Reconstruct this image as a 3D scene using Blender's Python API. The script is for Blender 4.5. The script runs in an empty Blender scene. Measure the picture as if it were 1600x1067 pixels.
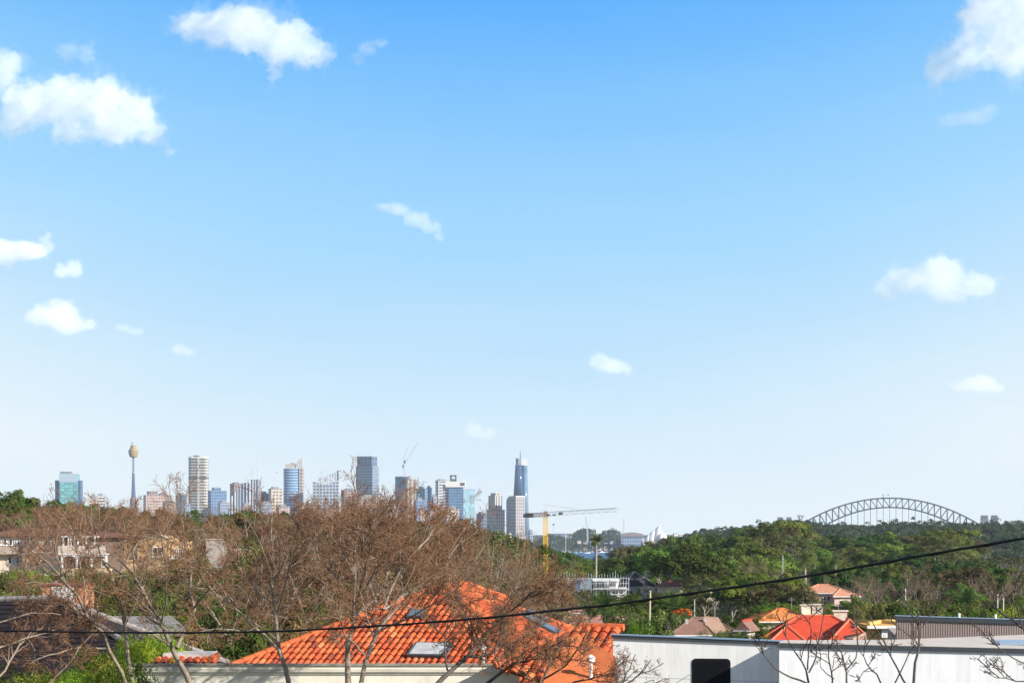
import bpy, math, random
import numpy as np
from mathutils import Vector, Matrix

# ------------------------------------------------------------------ camera, world, sun, exposure
FOC = 3720.0          # focal length in pixels of the 1600 px wide photograph
EYE = 45.0            # eye height above the harbour, metres
HOR = 832.0           # pixel row of the horizon in the photograph
SC = bpy.context.scene
COL = SC.collection

cam_data = bpy.data.cameras.new("camera")
cam_data.sensor_width = 36.0
cam_data.lens = 36.0 * FOC / 1600.0
cam_data.shift_y = (HOR - 533.5) / 1600.0
cam_data.clip_start = 0.5
cam_data.clip_end = 60000.0
cam = bpy.data.objects.new("camera", cam_data)
COL.objects.link(cam)
cam.location = (0, 0, EYE)
cam.rotation_euler = (math.radians(90), 0, 0)
SC.camera = cam

SUN_AZ, SUN_EL = math.radians(122), math.radians(27)   # azimuth clockwise from +Y (view direction)
sun_vec = Vector((math.sin(SUN_AZ) * math.cos(SUN_EL), math.cos(SUN_AZ) * math.cos(SUN_EL), math.sin(SUN_EL)))
sd = bpy.data.lights.new("sun", 'SUN')
sd.energy = 5.0
sd.angle = math.radians(0.5)
sd.color = (1.0, 0.93, 0.84)
sun = bpy.data.objects.new("sun", sd)
COL.objects.link(sun)
sun.rotation_euler = sun_vec.to_track_quat('Z', 'Y').to_euler()
sun.location = (300, -200, 300)

SC.view_settings.view_transform = 'Standard'
SC.view_settings.look = 'None'
SC.view_settings.gamma = 1.0
SC.view_settings.exposure = 0.55
SC.cycles.max_bounces = 24
SC.cycles.diffuse_bounces = 3
SC.cycles.glossy_bounces = 3
SC.cycles.transmission_bounces = 4
SC.cycles.transparent_max_bounces = 8
SC.cycles.volume_bounces = 14
SC.cycles.use_denoising = True
SC.cycles.use_adaptive_sampling = True
SC.cycles.adaptive_threshold = 0.015

def s2l(c):
    return tuple(((v / 255.0) / 12.92 if v / 255.0 <= 0.04045 else ((v / 255.0 + 0.055) / 1.055) ** 2.4) for v in c)

class NT:
    """tiny helper round a node tree"""
    def __init__(self, tree):
        self.t = tree
        tree.nodes.clear()
    def n(self, kind, **kw):
        nd = self.t.nodes.new(kind)
        for k, v in kw.items():
            if k == 'inp':
                for a, b in v.items():
                    nd.inputs[a].default_value = b
            else:
                setattr(nd, k, v)
        return nd
    def l(self, a, b):
        self.t.links.new(a, b)
    def math(self, op, a, b=None, clamp=False):
        m = self.n('ShaderNodeMath', operation=op, use_clamp=clamp)
        for i, v in enumerate((a, b)):
            if v is None: continue
            if isinstance(v, (int, float)): m.inputs[i].default_value = v
            else: self.l(v, m.inputs[i])
        return m.outputs[0]
    def mix(self, fac, a, b, blend='MIX'):
        m = self.n('ShaderNodeMix', data_type='RGBA', blend_type=blend)
        for sock, v in ((m.inputs[0], fac), (m.inputs[6], a), (m.inputs[7], b)):
            if isinstance(v, (int, float)): sock.default_value = v
            elif isinstance(v, tuple): sock.default_value = (*v[:3], 1)
            else: self.l(v, sock)
        return m.outputs[2]
    def ramp(self, fac, stops, interp='LINEAR'):
        r = self.n('ShaderNodeValToRGB')
        r.color_ramp.interpolation = interp
        e = r.color_ramp.elements
        while len(e) < len(stops): e.new(0.5)
        for i, (p, c) in enumerate(stops):
            e[i].position = p
            e[i].color = (*c[:3], 1)
        self.l(fac, r.inputs[0])
        return r.outputs[0]

world = bpy.data.worlds.new("World")
SC.world = world
world.use_nodes = True
W = NT(world.node_tree)
WS = 0.10
tc = W.n('ShaderNodeTexCoord')
sky = W.n('ShaderNodeTexSky')
sky.sky_type = 'NISHITA'
sky.sun_disc = False
sky.sun_elevation = SUN_EL
sky.sun_rotation = SUN_AZ
sky.altitude = 50
sky.air_density = 1.0
sky.dust_density = 0.6
sky.ozone_density = 2.0
sep = W.n('ShaderNodeSeparateXYZ')
W.l(tc.outputs['Generated'], sep.inputs[0])
xx = W.math('MULTIPLY', sep.outputs[0], sep.outputs[0])
zz = W.math('SUBTRACT', sep.outputs[2], W.math('MULTIPLY', xx, 0.75))
nzs = W.n('ShaderNodeMapping'); nzs.inputs['Scale'].default_value = (3.0, 3.0, 14.0)
W.l(tc.outputs['Generated'], nzs.inputs['Vector'])
nzt = W.n('ShaderNodeTexNoise', inp={'Scale': 2.2, 'Detail': 5.0, 'Roughness': 0.6})
W.l(nzs.outputs[0], nzt.inputs['Vector'])
zz = W.math('ADD', zz, W.math('MULTIPLY', W.math('SUBTRACT', nzt.outputs[0], 0.5), -0.022))
zz = W.math('MULTIPLY', zz, 2.5)
SKY = [(0.0, (240, 251, 255)), (0.03, (236, 248, 255)), (0.12, (214, 239, 255)), (0.20, (190, 228, 255)),
       (0.29, (165, 218, 255)), (0.37, (149, 209, 255)), (0.45, (126, 196, 254)), (0.545, (93, 177, 255)),
       (0.70, (60, 140, 240)), (1.0, (50, 110, 215))]
EXPO = 2 ** SC.view_settings.exposure
col = W.ramp(zz, [(p, s2l(c)) for p, c in SKY])
vm = W.n('ShaderNodeVectorMath', operation='SCALE')
W.l(col, vm.inputs[0]); vm.inputs[3].default_value = 1.0 / WS / EXPO
fac = W.math('MULTIPLY', W.math('SUBTRACT', 0.42, sep.outputs[2]), 6.0, clamp=True)
fin = W.mix(fac, sky.outputs[0], vm.outputs[0])
bg = W.n('ShaderNodeBackground')
bg.inputs[1].default_value = WS
W.l(fin, bg.inputs[0])
wo = W.n('ShaderNodeOutputWorld')
W.l(bg.outputs[0], wo.inputs[0])

# ------------------------------------------------------------------ helpers
def P(px, py, d):
    """a photograph pixel at distance d, as a point of the place"""
    return Vector(((px - 800.0) / FOC * d, d, EYE + (HOR - py) / FOC * d))
def X(px, d): return (px - 800.0) / FOC * d
def Z(py, d): return EYE + (HOR - py) / FOC * d

def mesh_obj(name, verts, faces, mats, parent=None, smooth=False, mat_idx=None):
    me = bpy.data.meshes.new(name)
    me.from_pydata([tuple(v) for v in verts], [], faces)
    for m in (mats if isinstance(mats, (list, tuple)) else [mats]):
        me.materials.append(m)
    if mat_idx is not None:
        me.polygons.foreach_set('material_index', mat_idx)
    if smooth:
        me.polygons.foreach_set('use_smooth', [True] * len(me.polygons))
    me.update()
    o = bpy.data.objects.new(name, me)
    COL.objects.link(o)
    if parent is not None: o.parent = parent
    return o

def np_mesh(name, V, F, mats, smooth=False, mat_idx=None):
    """V (n,3) array, F (m,k) array of one face size"""
    me = bpy.data.meshes.new(name)
    n, m, k = len(V), len(F), F.shape[1]
    me.vertices.add(n)
    me.vertices.foreach_set('co', np.ascontiguousarray(V, dtype=np.float32).ravel())
    me.loops.add(m * k)
    me.loops.foreach_set('vertex_index', np.ascontiguousarray(F, dtype=np.int32).ravel())
    me.polygons.add(m)
    me.polygons.foreach_set('loop_start', np.arange(0, m * k, k, dtype=np.int32))
    me.polygons.foreach_set('loop_total', np.full(m, k, dtype=np.int32))
    for mt in (mats if isinstance(mats, (list, tuple)) else [mats]):
        me.materials.append(mt)
    if mat_idx is not None:
        me.polygons.foreach_set('material_index', np.asarray(mat_idx, dtype=np.int32))
    me.polygons.foreach_set('use_smooth', np.full(m, smooth, dtype=bool))
    me.update(calc_edges=True)
    return me

def link(name, me, parent=None, loc=None):
    o = bpy.data.objects.new(name, me)
    COL.objects.link(o)
    if parent is not None: o.parent = parent
    if loc is not None: o.location = loc
    return o

def tag(o, label=None, cat=None, group=None, kind=None):
    if label: o['label'] = label
    if cat: o['category'] = cat
    if group: o['group'] = group
    if kind: o['kind'] = kind
    return o

def thing(name, label, cat, loc=(0, 0, 0), rz=0.0, group=None):
    o = bpy.data.objects.new(name, None)
    o.empty_display_size = 0.5
    COL.objects.link(o)
    o.location = loc
    o.rotation_euler = (0, 0, rz)
    return tag(o, label, cat, group)

class MB:
    """collects boxes, prisms, tubes and lathes into one mesh"""
    def __init__(self):
        self.v, self.f = [], []
    def add(self, vs, fs):
        b = len(self.v)
        self.v += [tuple(v) for v in vs]
        self.f += [tuple(i + b for i in f) for f in fs]
        return self
    def box(self, x0, x1, y0, y1, z0, z1):
        vs = [(x0, y0, z0), (x1, y0, z0), (x1, y1, z0), (x0, y1, z0), (x0, y0, z1), (x1, y0, z1), (x1, y1, z1), (x0, y1, z1)]
        return self.add(vs, [(0, 3, 2, 1), (4, 5, 6, 7), (0, 1, 5, 4), (1, 2, 6, 5), (2, 3, 7, 6), (3, 0, 4, 7)])
    def prism(self, poly, z0, z1, top=None):
        """poly: ccw (x, y) list; top: optional other list for a taper"""
        n = len(poly)
        t = top or poly
        vs = [(x, y, z0) for x, y in poly] + [(x, y, z1) for x, y in t]
        fs = [tuple(range(n - 1, -1, -1)), tuple(range(n, 2 * n))]
        fs += [(i, (i + 1) % n, n + (i + 1) % n, n + i) for i in range(n)]
        return self.add(vs, fs)
    def slab(self, poly, y0, y1):
        """poly in x, z (seen from -Y), extruded from y0 to y1"""
        n = len(poly)
        vs = [(x, y0, z) for x, z in poly] + [(x, y1, z) for x, z in poly]
        fs = [tuple(range(n)), tuple(range(2 * n - 1, n - 1, -1))]
        fs += [((i + 1) % n, i, n + i, n + (i + 1) % n) for i in range(n)]
        return self.add(vs, fs)
    def tube(self, p0, p1, r0, r1=None, n=6):
        r1 = r0 if r1 is None else r1
        p0, p1 = Vector(p0), Vector(p1)
        d = (p1 - p0)
        if d.length < 1e-6: return self
        d.normalize()
        a = d.orthogonal().normalized(); b = d.cross(a)
        vs = []
        for p, r in ((p0, r0), (p1, r1)):
            for i in range(n):
                t = 2 * math.pi * i / n
                vs.append(p + (a * math.cos(t) + b * math.sin(t)) * r)
        fs = [(i, (i + 1) % n, n + (i + 1) % n, n + i) for i in range(n)]
        fs += [tuple(range(n - 1, -1, -1)), tuple(range(n, 2 * n))]
        return self.add(vs, fs)
    def path(self, pts, r, n=6):
        for i in range(len(pts) - 1):
            self.tube(pts[i], pts[i + 1], r, r, n)
        return self
    def bar(self, p0, p1, w, h=None):
        return self.tube(p0, p1, w * 0.7071, None, 4)
    def lathe(self, prof, n=24, cx=0, cy=0):
        vs, fs = [], []
        for r, z in prof:
            for i in range(n):
                t = 2 * math.pi * i / n
                vs.append((cx + r * math.cos(t), cy + r * math.sin(t), z))
        for k in range(len(prof) - 1):
            for i in range(n):
                fs.append((k * n + i, k * n + (i + 1) % n, (k + 1) * n + (i + 1) % n, (k + 1) * n + i))
        fs.append(tuple(range(n - 1, -1, -1)))
        fs.append(tuple(range((len(prof) - 1) * n, len(prof) * n)))
        return self.add(vs, fs)
    def xf(self, m):
        self.v = [tuple(m @ Vector(v)) for v in self.v]
        return self
    def build(self, name, mat, parent=None, smooth=False):
        return mesh_obj(name, self.v, self.f, mat, parent, smooth)

def copy_tree(o, parent=None):
    c = o.copy()
    COL.objects.link(c)
    if parent is not None: c.parent = parent
    for ch in list(o.children): copy_tree(ch, c)
    return c

# ------------------------------------------------------------------ materials
def mat(name, color, rough=0.8, var=0.0, scale=1.0, metal=0.0, spec=0.3, bump=0.0, bscale=10.0, coord='Object', var2=None, objvar=0.0):
    m = bpy.data.materials.new(name)
    m.use_nodes = True
    t = NT(m.node_tree)
    b = t.n('ShaderNodeBsdfPrincipled')
    b.inputs['Roughness'].default_value = rough
    b.inputs['Metallic'].default_value = metal
    b.inputs['Specular IOR Level'].default_value = spec
    o = t.n('ShaderNodeOutputMaterial')
    t.l(b.outputs[0], o.inputs[0])
    src = None
    if var > 0 or bump > 0:
        c = t.n('ShaderNodeTexCoord')
    if var > 0:
        nz = t.n('ShaderNodeTexNoise', inp={'Scale': scale, 'Detail': 5.0, 'Roughness': 0.6})
        t.l(c.outputs[coord], nz.inputs['Vector'])
        lo = tuple(v * (1 - var) for v in color); hi = tuple(min(1, v * (1 + var)) for v in color)
        if var2: hi = var2
        src = t.ramp(nz.outputs[0], [(0.32, lo), (0.68, hi)])
    if objvar > 0:
        oi = t.n('ShaderNodeObjectInfo')
        hs = t.n('ShaderNodeHueSaturation')
        t.l(t.math('ADD', 0.5 - objvar * 0.12, t.math('MULTIPLY', oi.outputs['Random'], objvar * 0.24)), hs.inputs['Hue'])
        r2 = t.math('FRACT', t.math('MULTIPLY', oi.outputs['Random'], 17.31))
        t.l(t.math('ADD', 1 - objvar, t.math('MULTIPLY', r2, 2 * objvar)), hs.inputs['Value'])
        if src is not None: t.l(src, hs.inputs['Color'])
        else: hs.inputs['Color'].default_value = (*color, 1)
        src = hs.outputs[0]
    if src is not None: t.l(src, b.inputs['Base Color'])
    else: b.inputs['Base Color'].default_value = (*color, 1)
    if bump > 0:
        nb = t.n('ShaderNodeTexNoise', inp={'Scale': bscale, 'Detail': 4.0})
        t.l(c.outputs[coord], nb.inputs['Vector'])
        bp = t.n('ShaderNodeBump', inp={'Strength': bump, 'Distance': 0.05})
        t.l(nb.outputs[0], bp.inputs['Height'])
        t.l(bp.outputs[0], b.inputs['Normal'])
    return m

def leaf_mat(name, dark, light, scale=0.6, objvar=0.25, trans=0.25):
    m = bpy.data.materials.new(name)
    m.use_nodes = True
    t = NT(m.node_tree)
    c = t.n('ShaderNodeTexCoord')
    oi = t.n('ShaderNodeObjectInfo')
    av = t.n('ShaderNodeVectorMath', operation='ADD')
    t.l(c.outputs['Object'], av.inputs[0])
    sc_ = t.n('ShaderNodeVectorMath', operation='SCALE'); sc_.inputs[3].default_value = 0.13
    t.l(oi.outputs['Location'], sc_.inputs[0]); t.l(sc_.outputs[0], av.inputs[1])
    nz = t.n('ShaderNodeTexNoise', inp={'Scale': scale, 'Detail': 3.0, 'Roughness': 0.7})
    t.l(av.outputs[0], nz.inputs['Vector'])
    col = t.ramp(nz.outputs[0], [(0.35, dark), (0.65, light)])
    hs = t.n('ShaderNodeHueSaturation')
    t.l(t.math('ADD', 0.5 - objvar * 0.12, t.math('MULTIPLY', oi.outputs['Random'], objvar * 0.24)), hs.inputs['Hue'])
    r2 = t.math('FRACT', t.math('MULTIPLY', oi.outputs['Random'], 17.31))
    t.l(t.math('ADD', 1 - objvar, t.math('MULTIPLY', r2, 2 * objvar)), hs.inputs['Value'])
    t.l(col, hs.inputs['Color'])
    d = t.n('ShaderNodeBsdfDiffuse'); tr = t.n('ShaderNodeBsdfTranslucent')
    t.l(hs.outputs[0], d.inputs[0]); t.l(hs.outputs[0], tr.inputs[0])
    mx = t.n('ShaderNodeMixShader'); mx.inputs[0].default_value = trans
    t.l(d.outputs[0], mx.inputs[1]); t.l(tr.outputs[0], mx.inputs[2])
    o = t.n('ShaderNodeOutputMaterial')
    t.l(mx.outputs[0], o.inputs[0])
    return m

# ------------------------------------------------------------------ terrain
DR = [0, 40, 80, 150, 250, 400, 600, 750, 1000, 1500, 2500, 3300, 4200, 5300, 5750, 6500, 8000, 11000]
PXC = [-800, 0, 400, 820, 1050, 1300, 1600, 2400]
HT = [[38] * 8,
      [36] * 8,
      [36, 36, 36, 36, 35, 34.5, 34.5, 34],
      [38, 37.5, 36.5, 35, 33, 32, 32, 32],
      [41, 40, 37, 33.5, 30, 29, 28.5, 28],
      [45, 43, 38, 32, 27.5, 26, 26, 26],
      [48, 45, 38, 31, 28, 26.5, 26, 26],
      [46, 44, 36, 27, 26, 27, 26, 26],
      [40, 38, 30, 20, 24, 31, 32, 32],
      [30, 28, 18, 8, 14, 22, 24, 24],
      [18, 14, 8, 2, 30, 44, 42, 40],
      [10, 8, 2, -4, -4, 16, 24, 24],
      [10, 8, 2, -6, -6, -4, 4, 8],
      [14, 12, 4, -6, -6, -6, -6, -6],
      [18, 16, 10, 6, -4, -6, -6, -6],
      [22, 20, 18, 16, 10, 6, 8, 12],
      [28, 28, 26, 26, 24, 22, 24, 26],
      [34, 34, 34, 34, 34, 34, 34, 34]]
DR_, PX_, HT_ = np.array(DR, float), np.array(PXC, float), np.array(HT, float)
def ground_np(x, y):
    x = np.asarray(x, float); y = np.maximum(np.asarray(y, float), 1.0)
    px = 800 + x / np.maximum(y, 25.0) * FOC
    px = np.clip(px, PX_[0], PX_[-1]); yy = np.clip(y, 0, DR_[-1])
    i = np.clip(np.searchsorted(DR_, yy) - 1, 0, len(DR_) - 2)
    j = np.clip(np.searchsorted(PX_, px) - 1, 0, len(PX_) - 2)
    u = (yy - DR_[i]) / (DR_[i + 1] - DR_[i]); v = (px - PX_[j]) / (PX_[j + 1] - PX_[j])
    u = u * u * (3 - 2 * u); v = v * v * (3 - 2 * v)
    a = HT_[i, j] * (1 - v) + HT_[i, j + 1] * v
    b = HT_[i + 1, j] * (1 - v) + HT_[i + 1, j + 1] * v
    return a * (1 - u) + b * u
def ground(x, y): return float(ground_np(x, y))

def build_ground():
    ys = np.concatenate([np.linspace(-60, 20, 9)[:-1], 20 * (11000 / 20.0) ** (np.linspace(0, 1, 150))])
    us = np.linspace(-1, 1, 71)
    V = []
    for y in ys:
        half = 120 + abs(max(y, 0)) * 0.42
        xs = us * half
        z = ground_np(xs, np.full_like(xs, y))
        V.append(np.stack([xs, np.full_like(xs, y), z], 1))
    n = len(us)
    V = np.concatenate(V)
    i = np.arange(len(ys) - 1)[:, None] * n + np.arange(n - 1)[None, :]
    F = np.stack([i, i + 1, i + 1 + n, i + n], -1).reshape(-1, 4)
    g = mat('ground_cover', (0.05, 0.06, 0.025), 0.95, var=0.5, scale=0.05, var2=(0.09, 0.075, 0.045))
    o = link('ground', np_mesh('ground', V, F, g, True))
    tag(o, kind='structure')
build_ground()
def build_water():
    m = mat('harbour_water', (0.015, 0.10, 0.22), 0.6, spec=0.5, bump=0.15, bscale=0.2)
    o = MB().add([(-4700, 2300, 0), (4700, 2300, 0), (4700, 10500, 0), (-4700, 10500, 0)], [(0, 1, 2, 3)]).build('water', m)
    tag(o, kind='structure')
build_water()
# ------------------------------------------------------------------ city skyline, six to seven kilometres off
def facade(name, wall, glass, fh=7.5, bw=8.0, hf=0.5, vf=0.3, grough=0.25, side=None, mode='grid'):
    """curtain wall: storeys of height fh, bays of width bw; hf / vf = share taken by spandrel / mullion"""
    m = bpy.data.materials.new(name)
    m.use_nodes = True
    t = NT(m.node_tree)
    c = t.n('ShaderNodeTexCoord')
    s = t.n('ShaderNodeSeparateXYZ'); t.l(c.outputs['Object'], s.inputs[0])
    n = t.n('ShaderNodeSeparateXYZ'); t.l(c.outputs['Normal'], n.inputs[0])
    ax = t.math('ABSOLUTE', n.outputs[0]); ay = t.math('ABSOLUTE', n.outputs[1])
    u = t.math('ADD', t.math('MULTIPLY', s.outputs[0], ay), t.math('MULTIPLY', s.outputs[1], ax))
    fz = t.math('FRACT', t.math('DIVIDE', s.outputs[2], fh))
    fu = t.math('FRACT', t.math('DIVIDE', u, bw))
    isw = t.math('MULTIPLY', t.math('GREATER_THAN', fz, hf), t.math('GREATER_THAN', fu, vf))
    # panes differ a little
    cz = t.math('FLOOR', t.math('DIVIDE', s.outputs[2], fh)); cu = t.math('FLOOR', t.math('DIVIDE', u, bw))
    cv = t.n('ShaderNodeCombineXYZ'); t.l(cz, cv.inputs[0]); t.l(cu, cv.inputs[1])
    wn = t.n('ShaderNodeTexWhiteNoise', noise_dimensions='3D'); t.l(cv.outputs[0], wn.inputs[0])
    gl = t.mix(wn.outputs[0], tuple(v * 0.75 for v in glass), tuple(min(1, v * 1.3) for v in glass))
    nz = t.n('ShaderNodeTexNoise', inp={'Scale': 0.03, 'Detail': 3.0}); t.l(c.outputs['Object'], nz.inputs['Vector'])
    wl = t.mix(nz.outputs[0], tuple(v * 0.85 for v in wall), tuple(min(1, v * 1.12) for v in wall))
    col = t.mix(isw, wl, gl)
    b = t.n('ShaderNodeBsdfPrincipled')
    b.inputs['Specular IOR Level'].default_value = 0.5
    t.l(col, b.inputs['Base Color'])
    t.l(t.math('ADD', t.math('MULTIPLY', isw, grough - 0.7), 0.7), b.inputs['Roughness'])
    o = t.n('ShaderNodeOutputMaterial'); t.l(b.outputs[0], o.inputs[0])
    return m

plain_roof = mat('roof_grey', (0.22, 0.23, 0.25), 0.8)
pale_metal = mat('pale_metal', (0.55, 0.57, 0.60), 0.5)
dark_metal = mat('dark_metal', (0.07, 0.075, 0.09), 0.6)
F_TEAL = facade('teal_glass', (0.10, 0.30, 0.32), (0.16, 0.45, 0.46), 9, 12, .35, .12)
F_BLUE = facade('blue_glass', (0.16, 0.24, 0.36), (0.05, 0.13, 0.26), 8, 7, .35, .2)
F_DBLUE = facade('deep_blue_glass', (0.06, 0.12, 0.22), (0.03, 0.09, 0.18), 8, 6, .3, .2)
F_PALEG = facade('pale_aqua_glass', (0.22, 0.36, 0.43), (0.22, 0.38, 0.46), 12, 16, .15, .1)
F_WHITE = facade('white_concrete_grid', (0.52, 0.49, 0.45), (0.10, 0.09, 0.09), 8, 60, .45, .10)
F_CREAM = facade('cream_balconies', (0.52, 0.45, 0.37), (0.14, 0.11, 0.10), 9, 10, .5, .35)
F_BROWN = facade('brown_brick_grid', (0.27, 0.19, 0.16), (0.10, 0.08, 0.09), 8, 8, .5, .4)
F_PINK = facade('pink_render', (0.42, 0.31, 0.27), (0.18, 0.13, 0.13), 8, 8, .5, .45)
F_GREY = facade('grey_glass', (0.24, 0.29, 0.36), (0.10, 0.15, 0.23), 8, 6, .4, .3)
F_STRIPE = facade('vertical_fins', (0.60, 0.63, 0.66), (0.05, 0.09, 0.16), 200, 10, .02, .32)
F_HSTRIPE = facade('pale_horizontal_bands', (0.54, 0.53, 0.52), (0.08, 0.10, 0.15), 8, 200, .5, .01)
F_SAND = facade('sandstone_grid', (0.43, 0.36, 0.31), (0.13, 0.14, 0.18), 9, 8, .45, .45)

def block(name, label, px0, split, px1, ytop, d, m, base=5.0, th=25, plant=True, cat='building', seed=0, roofm=None):
    """corner tower: shaded face from px0 to split, sunlit face from split to px1. Returns thing, a, b, h"""
    th = math.radians(th)
    R = X(px1, d) - X(split, d); L = X(split, d) - X(px0, d)
    a = max(R / math.cos(th), 4); b = max(L / math.sin(th), 4) if L > 1 else a * 0.7
    h = Z(ytop, d) - base
    t = thing(name, label, cat, (X(split, d), d, base), th, 'towers of the city skyline')
    MB().box(0, a, 0, b, 0, h).build('wall', m, t)
    MB().box(-.4, a + .4, -.4, b + .4, h + .02, h + 1.6).build('parapet', roofm or plain_roof, t)
    if plant:
        rnd = random.Random(int(px0 * 7 + ytop))
        q = MB().box(a * .2, a * .75, b * .25, b * .8, h + 1.62, h + rnd.uniform(5, 8))
        q.build('roof_plant', roofm or plain_roof, t)
        if rnd.random() < .5:
            MB().tube((a * .4, b * .4, h + 3), (a * .4, b * .4, h + rnd.uniform(14, 20)), .5).build('mast', pale_metal, t)
    return t, a, b, h

def city():
    # teal glass tower at the far left
    d = 6600
    t = thing('office_tower', 'teal glass office tower at the far left of the skyline, rooftop masts, blue side wings', 'building', (X(107, d), d, 5), 0, 'towers of the city skyline')
    k = d / FOC; h = Z(741, d) - 5; hw = Z(750, d) - 5
    MB().box(-14 * k, 14 * k, 0, 40, 0, h).build('wall', F_TEAL, t)
    MB().box(-22 * k, -14 * k, 8, 44, 0, hw).build('side_wing', F_DBLUE, t)
    MB().box(14 * k, 18 * k, 8, 44, 0, hw).build('side_wing', F_DBLUE, t)
    MB().box(-14.5 * k, 14.5 * k, -1.5, -.1, h - 22, h + 2).build('glass_screen', mat('screen_glass', (0.38, 0.48, 0.56), .3), t)
    MB().box(-14 * k, 3 * k, 6, 30, h + .1, h + 8).build('roof_plant', plain_roof, t)
    for i, x in enumerate((-9, -6.5, -3.5, 1)):
        MB().tube((x * k, 15, h + 8), (x * k, 15, h + (18, 12, 16, 9)[i]), .7).build('mast', pale_metal, t)
    block('office_building', 'low cream slab just right of the teal tower on the ridge', 137, 138, 154, 779, 6400, F_CREAM)
    block('office_building', 'small pale box building second right of the teal tower', 150, 151, 163, 775, 6500, F_HSTRIPE)
    # observation tower with golden turret
    d = 6900; k = d / FOC
    t = thing('observation_tower', 'slender observation tower with a golden drum turret on a thin blue shaft', 'tower', (X(208.5, d), d, 5), 0)
    z = lambda py: Z(py, d) - 5
    gold = facade('golden_turret', (0.50, 0.36, 0.17), (0.20, 0.15, 0.10), 5.5, 400, .55, .0)
    blush = mat('shaft_blue', (0.16, 0.22, 0.36), .5, var=.2, scale=.05)
    MB().lathe([(3.2 * k, z(800)), (3.0 * k, z(778)), (2.2 * k, z(765)), (1.6 * k, z(740)), (1.45 * k, z(714))], 20).build('shaft', blush, t)
    MB().lathe([(2 * k, z(715)), (6.0 * k, z(713.5)), (7.3 * k, z(709)), (8.0 * k, z(704)), (8.0 * k, z(703.2)), (6.4 * k, z(703))], 28).build('turret', gold, t, False)
    MB().lathe([(6.4 * k, z(703) + .1), (6.2 * k, z(700.5)), (5.0 * k, z(700.3)), (4.8 * k, z(696.5)), (3.6 * k, z(695.8))], 24).build('turret_top', gold, t)
    MB().lathe([(2.3 * k, z(738)), (2.3 * k, z(736.6))], 16).build('collar', pale_metal, t)
    MB().tube((-2 * k, 0, z(696)), (-2 * k, 0, z(691)), 1.0).tube((-3.2 * k, 0, z(692.6)), (-.8 * k, 0, z(692.4)), .8).build('mast', dark_metal, t)
    for i in range(16):
        a0 = i * math.tau / 16; a1 = a0 + math.tau / 16 * 2.2
        MB().tube((4.6 * k * math.cos(a0), 4.6 * k * math.sin(a0), z(800)), (1.6 * k * math.cos(a1), 1.6 * k * math.sin(a1), z(735)), .45, .4, 4).build('cable_stay', blush, t)
    MB().lathe([(6 * k, z(800)), (5.4 * k, z(779)), (3 * k, z(776))], 20).build('base_drum', F_BROWN, t)
    t, a, b, h = block('office_building', 'pinkish brown stepped building right of the observation tower', 222, 228, 268, 774, 6500, F_PINK, plant=False)
    MB().box(a * .12, a * .45, b * .2, b * .9, h + 1.62, h + 12).build('roof_plant', F_BROWN, t)
    MB().lathe([(a * .2, h + 1.62), (a * .18, h + 6), (a * .1, h + 8)], 16, a * .7, b * .5).build('roof_drum', F_PINK, t)
    block('office_building', 'dark blue glass block left of the white striped tower', 270, 284, 291, 774, 6600, F_DBLUE)
    # white banded octagonal tower
    d = 6700; k = d / FOC
    t = thing('office_tower', 'tall white banded concrete tower with one dark plant floor', 'building', (X(310, d), d, 5), 0, 'towers of the city skyline')
    h = Z(716.5, d) - 5
    pl = [(-10 * k, -12 * k), (-.8 * k, -14 * k), (-.8 * k, -12.6 * k), (.3 * k, -12.6 * k), (.3 * k, -14 * k), (11 * k, -14 * k), (15 * k, -8 * k), (15 * k, 10 * k), (9 * k, 15 * k), (-9 * k, 15 * k), (-15 * k, 10 * k), (-15 * k, -3 * k)]
    MB().prism(pl, 0, h).build('wall', F_WHITE, t)
    big = [(x * 1.01, y * 1.01) for x, y in pl]
    zb = Z(747.5, d) - 5
    MB().prism(big, zb, zb + 3.2).build('plant_floor', dark_metal, t)
    MB().prism(big, h + .02, h + 5).build('parapet', mat('white_concrete', (0.70, 0.66, 0.60), .8), t)
    MB().box(-7 * k, 1 * k, -5 * k, 5 * k, h + 5.1, h + 9).build('roof_plant', dark_metal, t)
    t, a, b, h = block('office_tower', 'blue grey glass tower with stepped top right of the white banded tower', 323, 330, 353, 767, 6500, F_BLUE, plant=False)
    MB().box(a * .2, a * .65, b * .1, b * .8, h + 1.62, h + 10).build('roof_step', F_BLUE, t)
    block('office_building', 'dark brown block behind the bare twigs left of the twin masts', 357, 366, 378, 756, 6950, F_BROWN)
    # tower with sloping finned top and twin masts
    d = 6600; k = d / FOC
    t = thing('office_tower', 'finned glass tower with raking top and twin lattice masts', 'building', (X(362, d), d, 5), 0, 'towers of the city skyline')
    z = lambda py: Z(py, d) - 5
    MB().slab([(0, 0), (43 * k, 0), (43 * k, z(749)), (27 * k, z(749)), (27 * k, z(754)), (18 * k, z(754)), (12 * k, z(762)), (6 * k, z(768)), (0, z(776))], 0, 45).build('wall', F_STRIPE, t)
    for i in range(10):
        x = (0.3 + i * 4.6) * k
        zt = z(776 - min(27, i * 5.2)) + 2
        MB().box(x - .9, x + .9, -2.4, -.05, 0, zt).build('fin', pale_metal, t)
    for x in (34.5, 40.5):
        MB().tube((x * k, 12, z(749)), (x * k, 12, z(712)), 1.0, .6, 5).build('mast', pale_metal, t)
    q = MB()
    for py in (720, 730, 741):
        q.tube((34.5 * k, 12, z(py)), (40.5 * k, 12, z(py)), .6, None, 4)
    q.tube((13 * k, 12, z(762)), (34.5 * k, 12, z(728)), .7, None, 4).tube((18 * k, 12, z(760)), (40.5 * k, 12, z(731)), .7, None, 4)
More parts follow.
